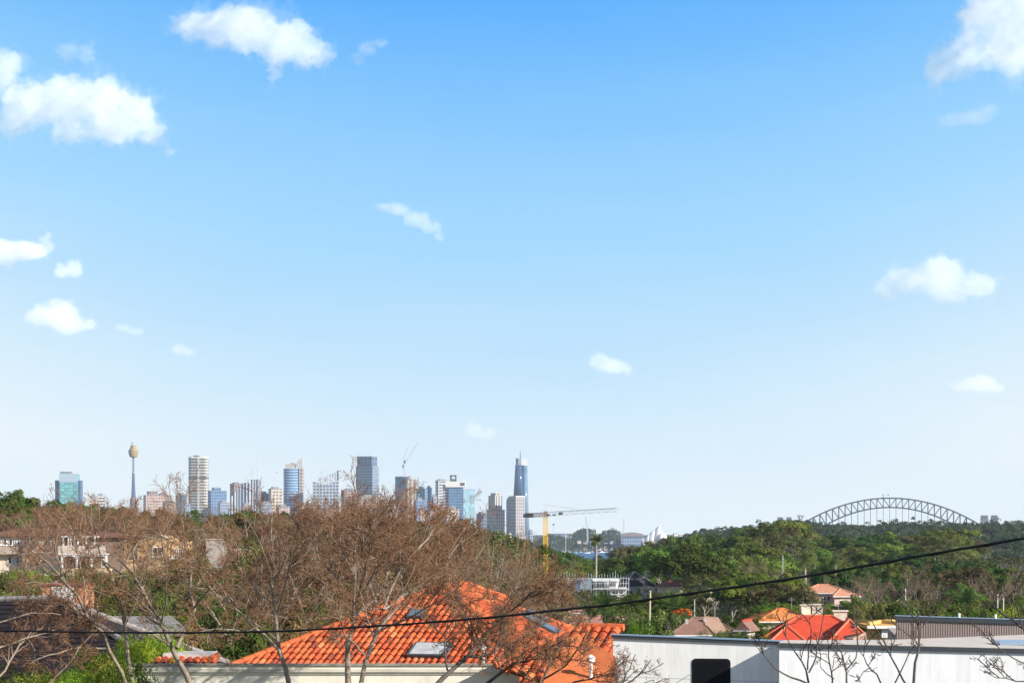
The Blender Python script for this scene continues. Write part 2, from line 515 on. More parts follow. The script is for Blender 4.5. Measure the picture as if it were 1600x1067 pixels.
    for i in range(6):
        f = i / 5
        q.tube(((13 + 21 * f) * k, 12, z(762 - 34 * f)), ((18 + 22 * f) * k, 12, z(760 - 29 * f)), .5, None, 4)
    q.build('mast_bracing', pale_metal, t)
    block('office_building', 'low dark glass block between the finned tower and cream flats', 405, 407, 419, 771, 6700, F_DBLUE)
    t, a, b, h = block('apartment_tower', 'cream balconied apartment block left of the round blue glass tower', 418, 424, 440, 764, 6500, F_CREAM)
    # curved blue glass tower with stepped crown
    d = 6650; k = d / FOC
    t = thing('office_tower', 'rounded blue glass tower with stepped beige crown and spike', 'building', (X(459, d), d, 5), 0, 'towers of the city skyline')
    z = lambda py: Z(py, d) - 5
    arc = []
    for i in range(13):
        a = math.radians(180 + 180 * i / 12)
        arc.append((-3 * k + 13 * k * math.cos(a), 12 * k * math.sin(a)))
    MB().prism([(x, y) for x, y in arc] + [(10 * k, 20 * k), (-16 * k, 20 * k)], 0, z(732)).build('wall', facade('banded_blue_glass', (0.45, 0.52, 0.58), (0.06, 0.17, 0.34), 7.5, 500, .3, 0, .12), t)
    MB().box(9 * k, 14.2 * k, -8 * k, 20 * k, 0, z(731)).build('side_wing', F_SAND, t)
    MB().box(-13 * k, 3 * k, -3 * k, 12 * k, z(732) + .05, z(725)).build('crown', mat('beige_stone', (0.42, 0.38, 0.34), .7), t)
    MB().box(-6 * k, 1 * k, 0, 8 * k, z(725) + .05, z(723.4)).build('roof_plant', plain_roof, t)
    MB().slab([(3 * k + .3, z(732) + .1), (14 * k, z(732) + .1), (13 * k, z(714)), (11 * k, z(717)), (6.5 * k, z(719)), (5 * k, z(724))], -4 * k, 6 * k).build('crown_fin', mat('crown_metal', (0.45, 0.45, 0.45), .5), t)
    # curved-roof tower with raked fin
    d = 6550; k = d / FOC
    t = thing('office_tower', 'tower with white arching lattice roof and tall raked louvre fin', 'building', (X(488, d), d, 5), 0, 'towers of the city skyline')
    z = lambda py: Z(py, d) - 5
    top = [(39 * k, z(750)), (33 * k, z(753)), (26 * k, z(755)), (18 * k, z(756)), (12 * k, z(755)), (0, z(752))]
    MB().slab([(3 * k, 0), (41 * k, 0)] + [(41 * k, z(750))] + top[1:], 0, 40).build('wall', facade('white_grid_glass', (0.48, 0.49, 0.50), (0.08, 0.15, 0.26), 9, 9, .35, .3), t)
    q = MB()
    for i in range(12):
        f = i / 11; x = (10 + 30 * f) * k
        zt = z(745 + 8 * (2 * f - .75) ** 2)
        q.box(x - .8, x + .8, 4, 12, z(757), zt)
    q.build('roof_lattice', pale_metal, t)
    pts = [((9 + 31 * i / 12) * k, 8, z(745 + 8 * (2 * i / 12 - .75) ** 2)) for i in range(13)]
    MB().path(pts, 1.6, 5).build('roof_arch', pale_metal, t)
    fin = MB()
    for i in range(7):
        f = i / 6; x = (18 + 24.5 * f) * k
        fin.box(x - 1.9, x + 1.9, 24, 34, z(752), z(744 - 11 * f))
    fin.build('louvre_fin', mat('fin_metal', (0.36, 0.40, 0.45), .5), t)
    MB().box(41 * k, 44 * k, 20, 44, 0, z(733)).build('fin_post', pale_metal, t)
    block('apartment_tower', 'wide brown brick slab behind the bare tree left of the square grey tower', 532, 538, 562, 766, 6300, F_BROWN)
    block('apartment_building', 'brown flats in front of the square grey blue tower', 556, 560, 592, 776, 6200, F_BROWN)
    t, a, b, h = block('office_tower', 'square grey blue glass tower with recessed flat crown', 555, 582, 591, 728.5, 6750, F_GREY, plant=False, th=60)
    MB().box(a * .05, a * .9, b * .06, b * .94, h + 1.62, h + 26).build('crown', facade('crown_glass', (0.12, 0.18, 0.27), (0.07, 0.11, 0.19), 60, 14, .1, .4), t)
    MB().box(a * .05, a * .92, b * .05, b * .95, h + 26.1, h + 29).build('crown_cap', plain_roof, t)
    block('apartment_building', 'small white block with dark top right of the square grey blue tower', 592, 594, 606, 777, 6300, F_HSTRIPE)
    # unfinished tower and its crane
    t, a, b, h = block('unfinished_tower', 'dark blue unfinished tower core under the distant luffing crane', 617, 634, 637, 745, 6600, F_DBLUE, plant=False, th=65)
    t, a, b, h = block('apartment_tower', 'tall narrow tower of cream and brown columns under the luffing crane', 634, 637, 650, 750, 6500, facade('cream_columns', (0.48, 0.40, 0.33), (0.18, 0.14, 0.13), 300, 12, .01, .4), plant=False)
    MB().lathe([(a * .3, h + 1.62), (a * .3, h + 9), (a * .1, h + 12)], 14, a * .3, b * .4).build('roof_drum', F_SAND, t)
    d = 6560; k = d / FOC
    t = thing('luffing_crane', 'pale luffing crane with two raised jibs on top of the unfinished tower', 'crane', (X(632, d), d, Z(745, d)), 0)
    z = lambda py: Z(py, d) - Z(745, d)
    def lattice(p0, p1, w, n, r, nm, par, m, up=Vector((0, 1, 0))):
        p0, p1 = Vector(p0), Vector(p1); dd = (p1 - p0).normalized()
        s = dd.cross(up).normalized() * w / 2; v = dd.cross(s).normalized() * w / 2
        cs = [s + v, s - v, -s - v, -s + v]
        q = MB()
        for c in cs: q.tube(p0 + c, p1 + c, r, None, 4)
        for i in range(n):
            a = p0.lerp(p1, i / n); b = p0.lerp(p1, (i + 1) / n)
            for j in range(4):
                c0, c1 = cs[j], cs[(j + 1) % 4]
                if i % 2: c0, c1 = c1, c0
                q.tube(a + c0, b + c1, r * .7, None, 4)
                q.tube(a + cs[j], a + cs[(j + 1) % 4], r * .6, None, 4)
        return q.build(nm, m, par)
    lattice((-1 * k, 0, 0), (-1 * k, 0, z(718)), 5, 9, .6, 'mast', t, pale_metal)
    lattice((-1.5 * k, 0, z(718)), (5 * k, 0, z(697)), 3, 10, .45, 'jib', t, pale_metal)
    lattice((1.5 * k, 4, z(722)), (22 * k, 4, z(690)), 3, 12, .45, 'jib', t, pale_metal)
    MB().box(-3.2 * k, -1.2 * k, -3, 3, z(731), z(726)).build('counterweight', dark_metal, t)
    MB().box(-.5 * k, 1.6 * k, -3, 3, z(724), z(719)).build('cab', dark_metal, t)
    globals()['lattice'] = lattice
    block('office_building', 'blue grey office block right of the cream column tower', 650, 664, 668, 764, 6500, F_BLUE, th=60)
    block('office_building', 'slim dark blue block left of the white framed tower', 666, 673, 675, 762, 6600, F_DBLUE, th=60)
    block('office_tower', 'tower of white bands with dark shaded side left of the white framed tower', 680, 685, 701, 751, 6700, F_HSTRIPE)
    # white framed tower
    d = 6600; k = d / FOC
    t = thing('office_tower', 'deep blue glass tower with a white framed top storey and rooftop box', 'building', (X(700, d), d, 5), 0, 'towers of the city skyline')
    z = lambda py: Z(py, d) - 5
    MB().box(1 * k, 23 * k, 0, 50, 0, z(761)).build('wall', F_BLUE, t)
    MB().box(-8 * k, .9 * k, 6, 50, 0, z(757)).build('side_wing', F_HSTRIPE, t)
    wc = mat('white_frame', (0.70, 0.68, 0.64), .7)
    MB().box(-4 * k, 27 * k, -4, 46, z(761) + .1, z(752)).build('white_frame', wc, t)
    MB().box(19 * k, 26 * k, -4.4, -4.05, z(758.5), z(754)).build('plant_louvre', dark_metal, t)
    MB().box(3 * k, 13 * k, 5, 25, z(752) + .1, z(748)).box(3 * k, 5.5 * k, 5, 25, z(748), z(742)).box(11 * k, 13 * k, 5, 25, z(748), z(742)).box(3 * k, 13 * k, 5, 25, z(744), z(742)).build('roof_plant', dark_metal, t)
    block('office_tower', 'pale aqua glass slab right of the white framed tower', 723, 724, 742, 765, 6500, F_PALEG, plant=False)
    for (a_, s_, b_, y_, m_, lb) in ((655, 657, 668, 797, F_PINK, 'pink flats leftmost in the row below the blue office blocks'),
                                    (669, 672, 690, 793, F_PINK, 'wide pink brick flats below the slim dark blue block'),
                                    (689, 693, 701, 800, F_BROWN, 'narrow brown flats between the wide pink flats and stepped cream flats'),
                                    (695, 699, 717, 795, F_CREAM, 'stepped cream flats in front of the deep blue glass tower'),
                                    (600, 604, 622, 796, F_PINK, 'low pink flats among bare twigs below the luffing crane'),
                                    (430, 436, 452, 792, F_PINK, 'low pinkish block at the foot of the rounded blue glass tower'),
                                    (744, 752, 760, 803, F_BLUE, 'small blue office block right of the pale aqua slab')):
        block('apartment_building', lb, a_, s_, b_, y_, 5900 + int(a_) % 7 * 20, m_)
    for (a_, s_, b_, y_, m_, lb) in ((340, 344, 358, 786, F_GREY, 'grey block low between the stepped blue tower and the finned tower'),
                                    (376, 380, 392, 790, F_BROWN, 'low brown block at the foot of the finned tower'),
                                    (403, 408, 424, 786, F_GREY, 'low grey block left of the cream balconied flats'),
                                    (468, 472, 489, 789, F_HSTRIPE, 'low pale banded block right of the rounded blue glass tower'),
                                    (501, 506, 520, 794, F_SAND, 'low sand coloured block at the foot of the louvre finned tower'),
                                    (541, 546, 557, 787, F_GREY, 'grey block behind the wide brown slab'),
                                    (586, 590, 600, 787, F_BROWN, 'narrow brown block right of the square grey blue tower'),
                                    (606, 610, 619, 784, F_GREY, 'grey block left of the unfinished tower'),
                                    (646, 651, 664, 782, F_BLUE, 'blue block low under the cream column tower'),
                                    (253, 258, 274, 784, F_BROWN, 'brown block right of the pinkish stepped building'),
                                    (286, 289, 297, 788, F_GREY, 'small grey block at the foot of the white banded tower'),
                                    (674, 677, 683, 776, F_GREY, 'slim grey block left of the banded tower')):
        block('office_building', lb, a_, s_, b_, y_, 6050 + int(a_) % 7 * 25, m_)
    # stepped residential tower
    t, a, b, h = block('apartment_tower', 'stepped cream and grey tower left of the round shouldered grid tower', 760, 774, 789, 797, 6300, F_SAND, plant=False, th=40)
    h2 = Z(774, 6300) - 5
    MB().box(a * .05, a * .8, b * .1, b * .85, h + 1.62, h2).build('upper_storeys', facade('grey_columns', (0.50, 0.46, 0.40), (0.15, 0.16, 0.2), 300, 9, .01, .5), t)
    MB().box(a * .15, a * .65, b * .2, b * .7, h2 + .05, h2 + 7).build('roof_plant', F_CREAM, t)
    # round shouldered grid tower
    d = 6250; k = d / FOC; th = math.radians(35)
    t = thing('office_tower', 'round shouldered tower with pink sunlit grid face below the tapering tower', 'building', (X(806, d), d, 5), th, 'towers of the city skyline')
    h = Z(776, d) - 5; a = 14.5 * k / math.cos(th); b = 15 * k / math.sin(th)
    MB().box(0, a, 0, b * .75, 0, h).build('wall', facade('pink_grid', (0.38, 0.33, 0.32), (0.16, 0.17, 0.21), 8.5, 6.5, .4, .4), t)
    q = MB()
    pr = [(b * .75 + .05, 0)] + [(b, 0)] + [(b * .75 + .05 + (b * .25) * math.cos(math.radians(90 * i / 6)), h - 14 + 13 * math.sin(math.radians(90 * i / 6))) for i in range(7)]
    n = len(pr)
    q.add([(0.1, y, z_) for y, z_ in pr] + [(a - .1, y, z_) for y, z_ in pr], [tuple(range(n)), tuple(range(2 * n - 1, n - 1, -1))] + [((i + 1) % n, i, n + i, n + (i + 1) % n) for i in range(n)])
    q.build('round_shoulder', F_GREY, t)
    MB().box(-.3, a + .3, -.3, b * .75, h + .02, h + 2.5).build('parapet', wc, t)
    # tapering blue tower
    d = 7100; k = d / FOC
    t = thing('skyscraper', 'tallest tapering blue glass skyscraper with spire and split crown', 'skyscraper', (X(815, d), d, 5), 0, 'towers of the city skyline')
    z = lambda py: Z(py, d) - 5
    gl = facade('crown_blue_glass', (0.06, 0.11, 0.20), (0.035, 0.08, 0.18), 8, 6, .25, .2, .12)
    gl2 = facade('light_blue_glass', (0.15, 0.24, 0.33), (0.10, 0.19, 0.29), 8, 8, .25, .2, .1)
    def ov(cx, rx, ry, n=20): return [(cx + rx * math.cos(math.tau * i / n), ry * math.sin(math.tau * i / n)) for i in range(n)]
    MB().prism(ov(-3 * k, 10 * k, 10 * k), 0, z(780), ov(-3.5 * k, 9.5 * k, 9.5 * k)).build('wall', gl, t, True)
    MB().prism(ov(-3.5 * k, 9.5 * k, 9.5 * k), z(780), z(726), ov(-4.5 * k, 5.5 * k, 6.5 * k)).build('upper_wall', gl, t, True)
    MB().prism(ov(6.5 * k, 6 * k, 9 * k), 0, z(727), ov(5 * k, 4.2 * k, 6 * k)).build('east_petal', gl2, t, True)
    MB().prism(ov(-5 * k, 4 * k, 5 * k), z(726), z(716), ov(-5 * k, 4.2 * k, 5 * k)).build('crown', F_GREY, t)
    MB().box(0, 9 * k, -3 * k, 4 * k, z(727) + .1, z(717)).build('crown_screen', wc, t)
    MB().tube((-2 * k, 0, z(720)), (-2 * k, 0, z(703)), 1.6, .5, 6).build('spire', dark_metal, t)
    # little things at the foot of the towers
    d = 6000; k = d / FOC
    t = thing('domed_building', 'small pale domed building at the foot of the grid tower', 'building', (X(797, d), d, 8), 0)
    MB().box(-8 * k, 5 * k, 0, 20, 0, Z(840, d) - 8).build('wall', F_CREAM, t)
    zb = Z(840, d) - 8
    MB().lathe([(3.2 * k, zb + .1), (3.1 * k, zb + 4), (2.4 * k, zb + 8), (1.2 * k, zb + 10.5), (.3 * k, zb + 13)], 16, 0, 10).build('dome', mat('dome_pink', (0.6, 0.5, 0.46), .6), t)
    block('office_building', 'low sand coloured block right of the domed building', 803, 806, 822, 838, 5950, F_SAND)
    block('office_building', 'small grey block at the foot of the tapering skyscraper', 826, 828, 833, 830, 6100, F_GREY)
    block('apartment_building', 'pale low flats left of the domed building', 770, 773, 788, 839, 5980, F_CREAM)
city()

def far_shore():
    wm = mat('white_render', (0.75, 0.74, 0.72), .7)
    tm = mat('terracotta_far', (0.42, 0.22, 0.15), .8)
    rnd = random.Random(5)
    # boathouse-like long block, orange flats, terminal
    t, a, b, h = block('terminal_building', 'long flat grey blue building on the far shore right of the crane mast', 856, 857, 896, 834, 6600, F_GREY, base=10, plant=False, th=3)
    t, a, b, h = block('apartment_building', 'orange brick flats on the far shore at the end of the long flat building', 889, 891, 901, 835, 6500, F_PINK, base=10, plant=False)
    t, a, b, h = block('apartment_tower', 'thin pale tower between the two tree domes on the far shore', 926, 927, 931, 827, 6700, F_CREAM, base=10, plant=False)
    spots = [(901, 845, 7), (910, 848, 8), (921, 845, 6), (932, 847, 8), (942, 849, 7), (952, 846, 6), (961, 848, 9), (972, 848, 9), (983, 837, 16), (998, 841, 9), (1044, 836, 9), (1052, 834, 8), (1060, 836, 7)]
    where = ['left of the first tree dome', 'under the first tree dome', 'under the middle of the first tree dome', 'below the thin pale tower', 'between the two tree domes', 'under the second tree dome', 'below the second tree dome', 'left of the wide pale shed', 'nearest the white sail roofs', 'just left of the sail roofs', 'just right of the sail roofs', 'second right of the sail roofs', 'at the foot of the wooded hill']
    cols = [F_SAND, F_BROWN, F_GREY, F_SAND, F_BROWN, F_GREY, F_BROWN, F_SAND, F_HSTRIPE, F_SAND, F_HSTRIPE, F_CREAM, F_SAND]
    for (px, py, w), wh, c in zip(spots, where, cols):
        block('shore_building', 'small pale building on the far shore ' + wh, px, px + 1.5, px + w, py, 5800 + rnd.uniform(-60, 60), c, base=1, plant=False)
    # arched shed roof
    d = 5700; k = d / FOC
    t = thing('wharf_shed', 'wide wharf shed with a brown curved roof left of the sail roofs', 'shed', (X(971, d), d, 2), 0)
    MB().box(0, 33 * k, 0, 40, 0, Z(838, d) - 2).build('wall', F_GREY, t)
    pts = [(-1 * k, Z(838, d) - 2 + .1), (34 * k, Z(838, d) - 2 + .1)] + [((34 - 35 * i / 8) * k, Z(838, d) - 2 + (6 + 4 * math.sin(math.pi * i / 8))) for i in range(9)]
    MB().slab(pts, -2, 42).build('roof', mat('brown_roof_far', (0.25, 0.2, 0.18), .7), t)
    # sail roofed theatre
    d = 5500; k = d / FOC
    t = thing('sail_roofed_hall', 'white sail shaped shell roofs rising above the dark trees', 'building', (X(1026, d), d, 2), 0)
    tile = mat('shell_tile', (0.78, 0.77, 0.74), .35)
    dark = mat('shell_glass', (0.10, 0.08, 0.09), .3)
    MB().box(-22 * k, 24 * k, -20, 70, 0, Z(846, d) - 2).build('podium', mat('podium_stone', (0.45, 0.36, 0.32), .8), t)
    def shell(x0, x1, xt, zt, y0, w, lab):
        """a pointed half shell: rises from the heel x0 to a tip at xt, open on the x1 side"""
        z0 = Z(846, d) - 2
        zt = Z(zt, d) - 2
        V, F = [], []
        n, mth = 10, 8
        for i in range(n + 1):
            f = i / n
            # spine curve from heel to tip
            sx = x0 + (xt - x0) * f ** .9; sz = z0 + (zt - z0) * math.sin(f * math.pi / 2) ** .85
            ex = x0 + (x1 - x0) * f
            for j in range(-mth, mth + 1):
                g = j / mth
                a = abs(g) ** 1.6
                V.append(((sx * (1 - a) + ex * a) * k, y0 + w * g * (0.25 + .75 * math.sin(f * math.pi / 2)), sz * (1 - a) + z0 * a))
        c = 2 * mth + 1
        for i in range(n):
            for j in range(c - 1):
                F.append((i * c + j, i * c + j + 1, (i + 1) * c + j + 1, (i + 1) * c + j))
        o = mesh_obj('shell_roof', V, F, tile, t, True)
        so = o.modifiers.new('thick', 'SOLIDIFY'); so.thickness = 1.2
        m = n * c
        V2 = [V[m + j] for j in range(c)]
        mesh_obj('glass_wall', [(v[0] + (-1 if x1 > x0 else 1) * 1.2, v[1], v[2]) for v in V2], [tuple(range(c))], dark, t)
    shell(-18, -6, -3, 829, -8, 16, 0)
    shell(-11, 3, 6, 822, 5, 22, 0)
    shell(-2, 8, 8, 833, -12, 14, 0)
    shell(22, 8, 5, 828, 20, 18, 0)
    shell(-20, -14, -12, 836, -14, 10, 0)
    # slim poles and booms
    for (x0, y0, x1, y1, dd, lab) in ((918, 830, 915, 807, 6300, 'slim leaning crane boom above the first tree dome on the far shore'),
                                     (974, 836, 974.8, 810, 6200, 'slim upright crane boom above the second tree dome on the far shore')):
        t = thing('distant_crane', lab, 'crane', (X(x0, dd), dd, 8))
        lattice((0, 0, 0), (0, 0, Z(y0, dd) - 8), 3, 10, .6, 'mast', t, pale_metal)
        lattice((0, 0, Z(y0, dd) - 8), (X(x1, dd) - X(x0, dd), 0, Z(y1, dd) - 8), 3, 10, .6, 'boom', t, pale_metal)
    dd = 6300
    t = thing('ball_mast', 'thin mast topped by a dark ball on the far shore hill', 'mast', (X(865, dd), dd, 10))
    MB().tube((0, 0, 0), (0, 0, Z(820, dd) - 10), .8).build('pole', pale_metal, t)
    MB().lathe([(.6, Z(821, dd) - 10), (2.4, Z(820, dd) - 10), (2.6, Z(819, dd) - 10), (1, Z(818, dd) - 10)], 12).build('ball', dark_metal, t)
    dd = 4900
    t = thing('flagpole', 'tall white flagpole in front of the harbour hill right of the crane mast', 'flagpole', (X(884, dd), dd, 0))
    MB().tube((0, 0, -4), (0, 0, Z(834, dd)), .55, .35).build('pole', wm, t)
    MB().lathe([(.4, Z(834, dd)), (.9, Z(833.6, dd)), (.3, Z(833.2, dd))], 8).build('finial', wm, t)
    # moored boats
    hull = mat('boat_hull', (0.78, 0.78, 0.78), .4); hullb = mat('boat_hull_navy', (0.08, 0.12, 0.24), .4)
    def boat(lab, px, d, L, m, first=[None]):
        t = thing('moored_yacht', lab, 'boat', (X(px, d), d, 0.0), rnd.uniform(-.5, .5), 'yachts moored on the harbour')
        W_ = L * .16
        q = MB()
        q.prism([(-L / 2, -W_ * .8), (L * .2, -W_), (L / 2, 0), (L * .2, W_), (-L / 2, W_ * .8)], -.2, L * .13, [(-L / 2, -W_), (L * .22, -W_ * 1.1), (L * .56, 0), (L * .22, W_ * 1.1), (-L / 2, W_)])
        q.build('hull', m, t)
        MB().prism([(-L * .3, -W_ * .6), (L * .15, -W_ * .5), (L * .15, W_ * .5), (-L * .3, W_ * .6)], L * .13 + .02, L * .24).build('cabin', hull, t)
        MB().tube((0, 0, L * .24), (0, 0, L * 1.25), .14).tube((0, 0, L * .33), (-L * .42, 0, L * .33), .14).build('mast', pale_metal, t)
    yl = [(872, 5200), (889, 5350), (900, 5250), (908, 5400), (917, 5150), (926, 5380), (934, 5250), (941, 5400), (949, 5300), (957, 5200), (964, 5350), (970, 5250), (921, 5300), (880, 5400)]
    o = sorted(range(len(yl)), key=lambda i: yl[i][0])
    for n_, i in enumerate(o):
        px, dd = yl[i]
        rel = 'left of the lone tall palm' if px < 925 else 'right of the lone tall palm'
        sz = ['small', 'large', 'mid sized'][i % 3]
        boat('%s moored %s yacht %s' % (sz, 'navy hulled' if i % 5 == 0 else 'white', rel), px, dd, (7, 12, 9)[i % 3], hullb if i % 5 == 0 else hull)
far_shore()

def arch_bridge():
    d = 6000; k = d / FOC * 1.0125
    th = math.radians(-9.0)
    t = thing('arch_bridge', 'long grey steel arch bridge standing over the wooded ridge on the right', 'bridge', (X(1390, d), d, 0), th)
    st = mat('bridge_steel', (0.045, 0.06, 0.09), .7)
    z = lambda py: Z(py, d)
    half = 136 * k
    N = 28
    def topc(f):   # f -1..1
        return z(778 + 41.5 * abs(f) ** 2.0 * (1 - .06 * (1 - abs(f))))
    def botc(f):
        return z(792.5 + 54 * abs(f) ** 2.05)
    for side, y in (('n', -15), ('s', 15)):
        q = MB(); w = MB(); lw = MB()
        for i in range(N):
            f0, f1 = -1 + 2 * i / N, -1 + 2 * (i + 1) / N
            x0, x1 = f0 * half, f1 * half
            q.bar((x0, y, topc(f0)), (x1, y, topc(f1)), 3.0)
            lw.bar((x0, y, botc(f0)), (x1, y, botc(f1)), 3.2)
            w.bar((x0, y, topc(f0)), (x0, y, botc(f0)), 2.2)
            if f0 < 0: w.bar((x0, y, topc(f0)), (x1, y, botc(f1)), 1.7)
            else: w.bar((x0, y, botc(f0)), (x1, y, topc(f1)), 1.7)
        w.bar((half, y, topc(1)), (half, y, botc(1)), 1.7)
        q.build('upper_chord', st, t); lw.build('lower_chord', st, t); w.build('arch_web', st, t)
    deck = z(846)
    MB().box(-330 * k, 320 * k, -22, 22, deck - 5, deck).build('deck', st, t)
    for i in range(1, N):
        f = -1 + 2 * i / N
        if botc(f) > deck + 3:
            q = MB()
            for y in (-15, 15): q.bar((f * half, y, botc(f)), (f * half, y, deck + .05), 1.0)
            q.build('hanger', st, t)
    q = MB()
    for i in range(0, N + 1):
        f = -1 + 2 * i / N
        q.bar((f * half, -15, topc(f)), (f * half, 15, topc(f)), 1.0)
    q.build('cross_bracing', st, t)
    stone = mat('granite', (0.15, 0.16, 0.19), .85, var=.15, scale=.05)
    for (p0, p1, pt) in ((1217, 1226.5, 807.5), (1231, 1240.5, 807.5), (1527, 1540, 805), (1542.5, 1554.5, 805)):
        cx = (X((p0 + p1) / 2, d) - X(1390, d)) * 1.0125; w = (p1 - p0) * k / 2
        zt = z(pt)
        q = MB().prism([(cx - w * 1.05, -14 ), (cx + w * 1.05, -14), (cx + w * 1.05, 14), (cx - w * 1.05, 14)], -8, zt - 5,
                       [(cx - w * .85, -12), (cx + w * .85, -12), (cx + w * .85, 12), (cx - w * .85, 12)])
        py = q.build('pylon', stone, t)
        MB().box(cx - w * .8, cx + w * .8, -11, 11, zt - 4.95, zt).build('pylon_cap', stone, py)
        MB().box(cx - w * .9, cx + w * .9, -12.6, 12.6, zt - 6.5, zt - 5.2).build('cornice', stone, py)
    for x, hgt in ((-11, 5), (-3.2, 5), (16, 1.5)):
        MB().tube((x * k, 0, topc(x / 136)), (x * k, 0, topc(x / 136) + hgt * k * 1.2), .3).build('flagpole', pale_metal, t)
        MB().box(x * k, x * k + 4, -.3, .3, topc(x / 136) + hgt * k * .9, topc(x / 136) + hgt * k * 1.2).build('flag', mat('flag_cloth', (0.15, 0.15, 0.3), .8), t)
    q = MB().box(-11 * k, -9 * k, -4, 4, topc(0) + .9, topc(0) + 3.5)
    q.build('maintenance_platform', st, t)
arch_bridge()
# ------------------------------------------------------------------ vegetation builders
RNG = np.random.default_rng(11)
def unit(v): return v / np.maximum(np.linalg.norm(v, axis=-1, keepdims=True), 1e-9)

def leaf_quads(C, Nrm, size, rng, aspect=0.7):
    """one leaf-sized quad at every centre C with normal Nrm"""
    n = len(C)
    r = rng.normal(size=(n, 3))
    a = unit(np.cross(Nrm, r)); b = np.cross(Nrm, a)
    s = (size * rng.uniform(0.6, 1.4, n))[:, None]
    a = a * s; b = b * s * aspect
    V = np.stack([C - a, C - b * .8, C + a, C + b * .8], 1).reshape(-1, 3)
    F = np.arange(n * 4).reshape(-1, 4)
    return V, F

def crown_points(rng, R, zc, nclump, per, cr, hollow=0.5, flat=0.0, lobes=0):
    """clump centres through an uneven ellipsoid, leaves round every clump"""
    u = unit(rng.normal(size=(nclump, 3)))
    u[:, 2] = np.where(u[:, 2] < -0.35, -u[:, 2] * .7, u[:, 2])
    rad = hollow + (1 - hollow) * rng.uniform(0, 1, nclump) ** 0.6
    ph = rng.uniform(0, 6.28, 6)
    az = np.arctan2(u[:, 1], u[:, 0])
    un = 1 + 0.16 * np.sin(2 * az + ph[0]) + 0.13 * np.sin(3 * az + ph[1]) + 0.12 * np.sin(5 * u[:, 2] + ph[2] + 2 * az)
    c = u * rad[:, None] * un[:, None] * np.array(R)
    c[:, 2] = c[:, 2] + zc
    k = np.repeat(np.arange(nclump), per)
    d = unit(rng.normal(size=(len(k), 3)))
    d[:, 2] = np.where(rng.uniform(size=len(k)) < .6, np.abs(d[:, 2]), d[:, 2])
    crr = (cr * rng.uniform(.6, 1.35, nclump))[k][:, None]
    off = d * crr * rng.uniform(.55, 1.05, (len(k), 1)) * np.array([1, 1, .75 - flat])
    C = c[k] + off
    out = unit(c[k] - np.array([0, 0, zc - R[2] * .4]))
    N = unit(d * 1.1 + out * 0.5 + rng.normal(size=d.shape) * 0.38 + np.array([0, 0, .25]))
    return C, N, c

def tubes(P_, Rd, K=3):
    """P_ (n, s+1, 3), Rd (n, s+1) -> verts, quads"""
    n, s1, _ = P_.shape
    T = np.empty_like(P_)
    T[:, 1:-1] = P_[:, 2:] - P_[:, :-2]; T[:, 0] = P_[:, 1] - P_[:, 0]; T[:, -1] = P_[:, -1] - P_[:, -2]
    T = unit(T)
    ref = np.where(np.abs(T[:, :1, 2:3]) > .8, np.array([1., 0, 0]), np.array([0, 0, 1.]))
    ref = np.repeat(ref, s1, 1)
    A = unit(np.cross(T, ref)); B = np.cross(T, A)
    ang = np.arange(K) * 2 * np.pi / K
    V = P_[:, :, None, :] + (A[:, :, None, :] * np.cos(ang)[None, None, :, None] + B[:, :, None, :] * np.sin(ang)[None, None, :, None]) * Rd[:, :, None, None]
    base = (np.arange(n)[:, None] * s1 + np.arange(s1 - 1)[None, :])[:, :, None] * K
    j = np.arange(K)[None, None, :]; j2 = (j + 1) % K
    F = np.stack([base + j, base + j2, base + K + j2, base + K + j], -1).reshape(-1, 4)
    return V.reshape(-1, 3), F

def resample(pts, s):
    pts = np.asarray(pts, float)
    seg = np.linalg.norm(np.diff(pts, axis=0), axis=1); cum = np.concatenate([[0], np.cumsum(seg)])
    t = np.linspace(0, cum[-1], s + 1)
    # smooth by catmull-like double interpolation
    q = np.stack([np.interp(t, cum, pts[:, i]) for i in range(3)], 1)
    for _ in range(2): q[1:-1] = q[1:-1] * .5 + (q[2:] + q[:-2]) * .25
    return q, cum[-1]

def grow(rng, PP, PR, nch, lr, ang=(30, 60), s=5, wig=.18, up=.08, tmin=.25, rr=.6, tip=.35, Lmin=0.0, tmax=1.0, endr=None):
    n, s1, _ = PP.shape
    L = np.linalg.norm(np.diff(PP, axis=1), axis=2).sum(1)
    if np.isscalar(nch): cnt = np.full(n, nch)
    else: cnt = nch
    idx = np.repeat(np.arange(n), cnt)
    m = len(idx)
    t = rng.uniform(tmin, tmax, m) * (s1 - 1)
    i = np.minimum(t.astype(int), s1 - 2); f = (t - i)[:, None]
    p = PP[idx, i] * (1 - f) + PP[idx, i + 1] * f
    r0 = (PR[idx, i] * (1 - f[:, 0]) + PR[idx, i + 1] * f[:, 0]) * rr
    tan = unit(PP[idx, i + 1] - PP[idx, i])
    per = unit(np.cross(tan, rng.normal(size=(m, 3))))
    a = np.radians(rng.uniform(ang[0], ang[1], m))[:, None]
    d = unit(tan * np.cos(a) + per * np.sin(a) + np.array([0, 0, up]))
    Lc = np.maximum(L[idx] * lr * (1.15 - .55 * (t / (s1 - 1))) * rng.uniform(.6, 1.25, m), Lmin)
    Q = np.empty((m, s + 1, 3)); Q[:, 0] = p
    step = (Lc / s)[:, None]
    bend = rng.normal(size=(m, 3)) * wig * .4
    for k in range(s):
        d = unit(d + rng.normal(size=(m, 3)) * wig + bend + np.array([0, 0, up]))
        Q[:, k + 1] = Q[:, k] + d * step
    Rr = r0[:, None] * np.linspace(1, tip, s + 1)[None, :]
    if endr: Rr = np.maximum(Rr, endr)
    return Q, Rr

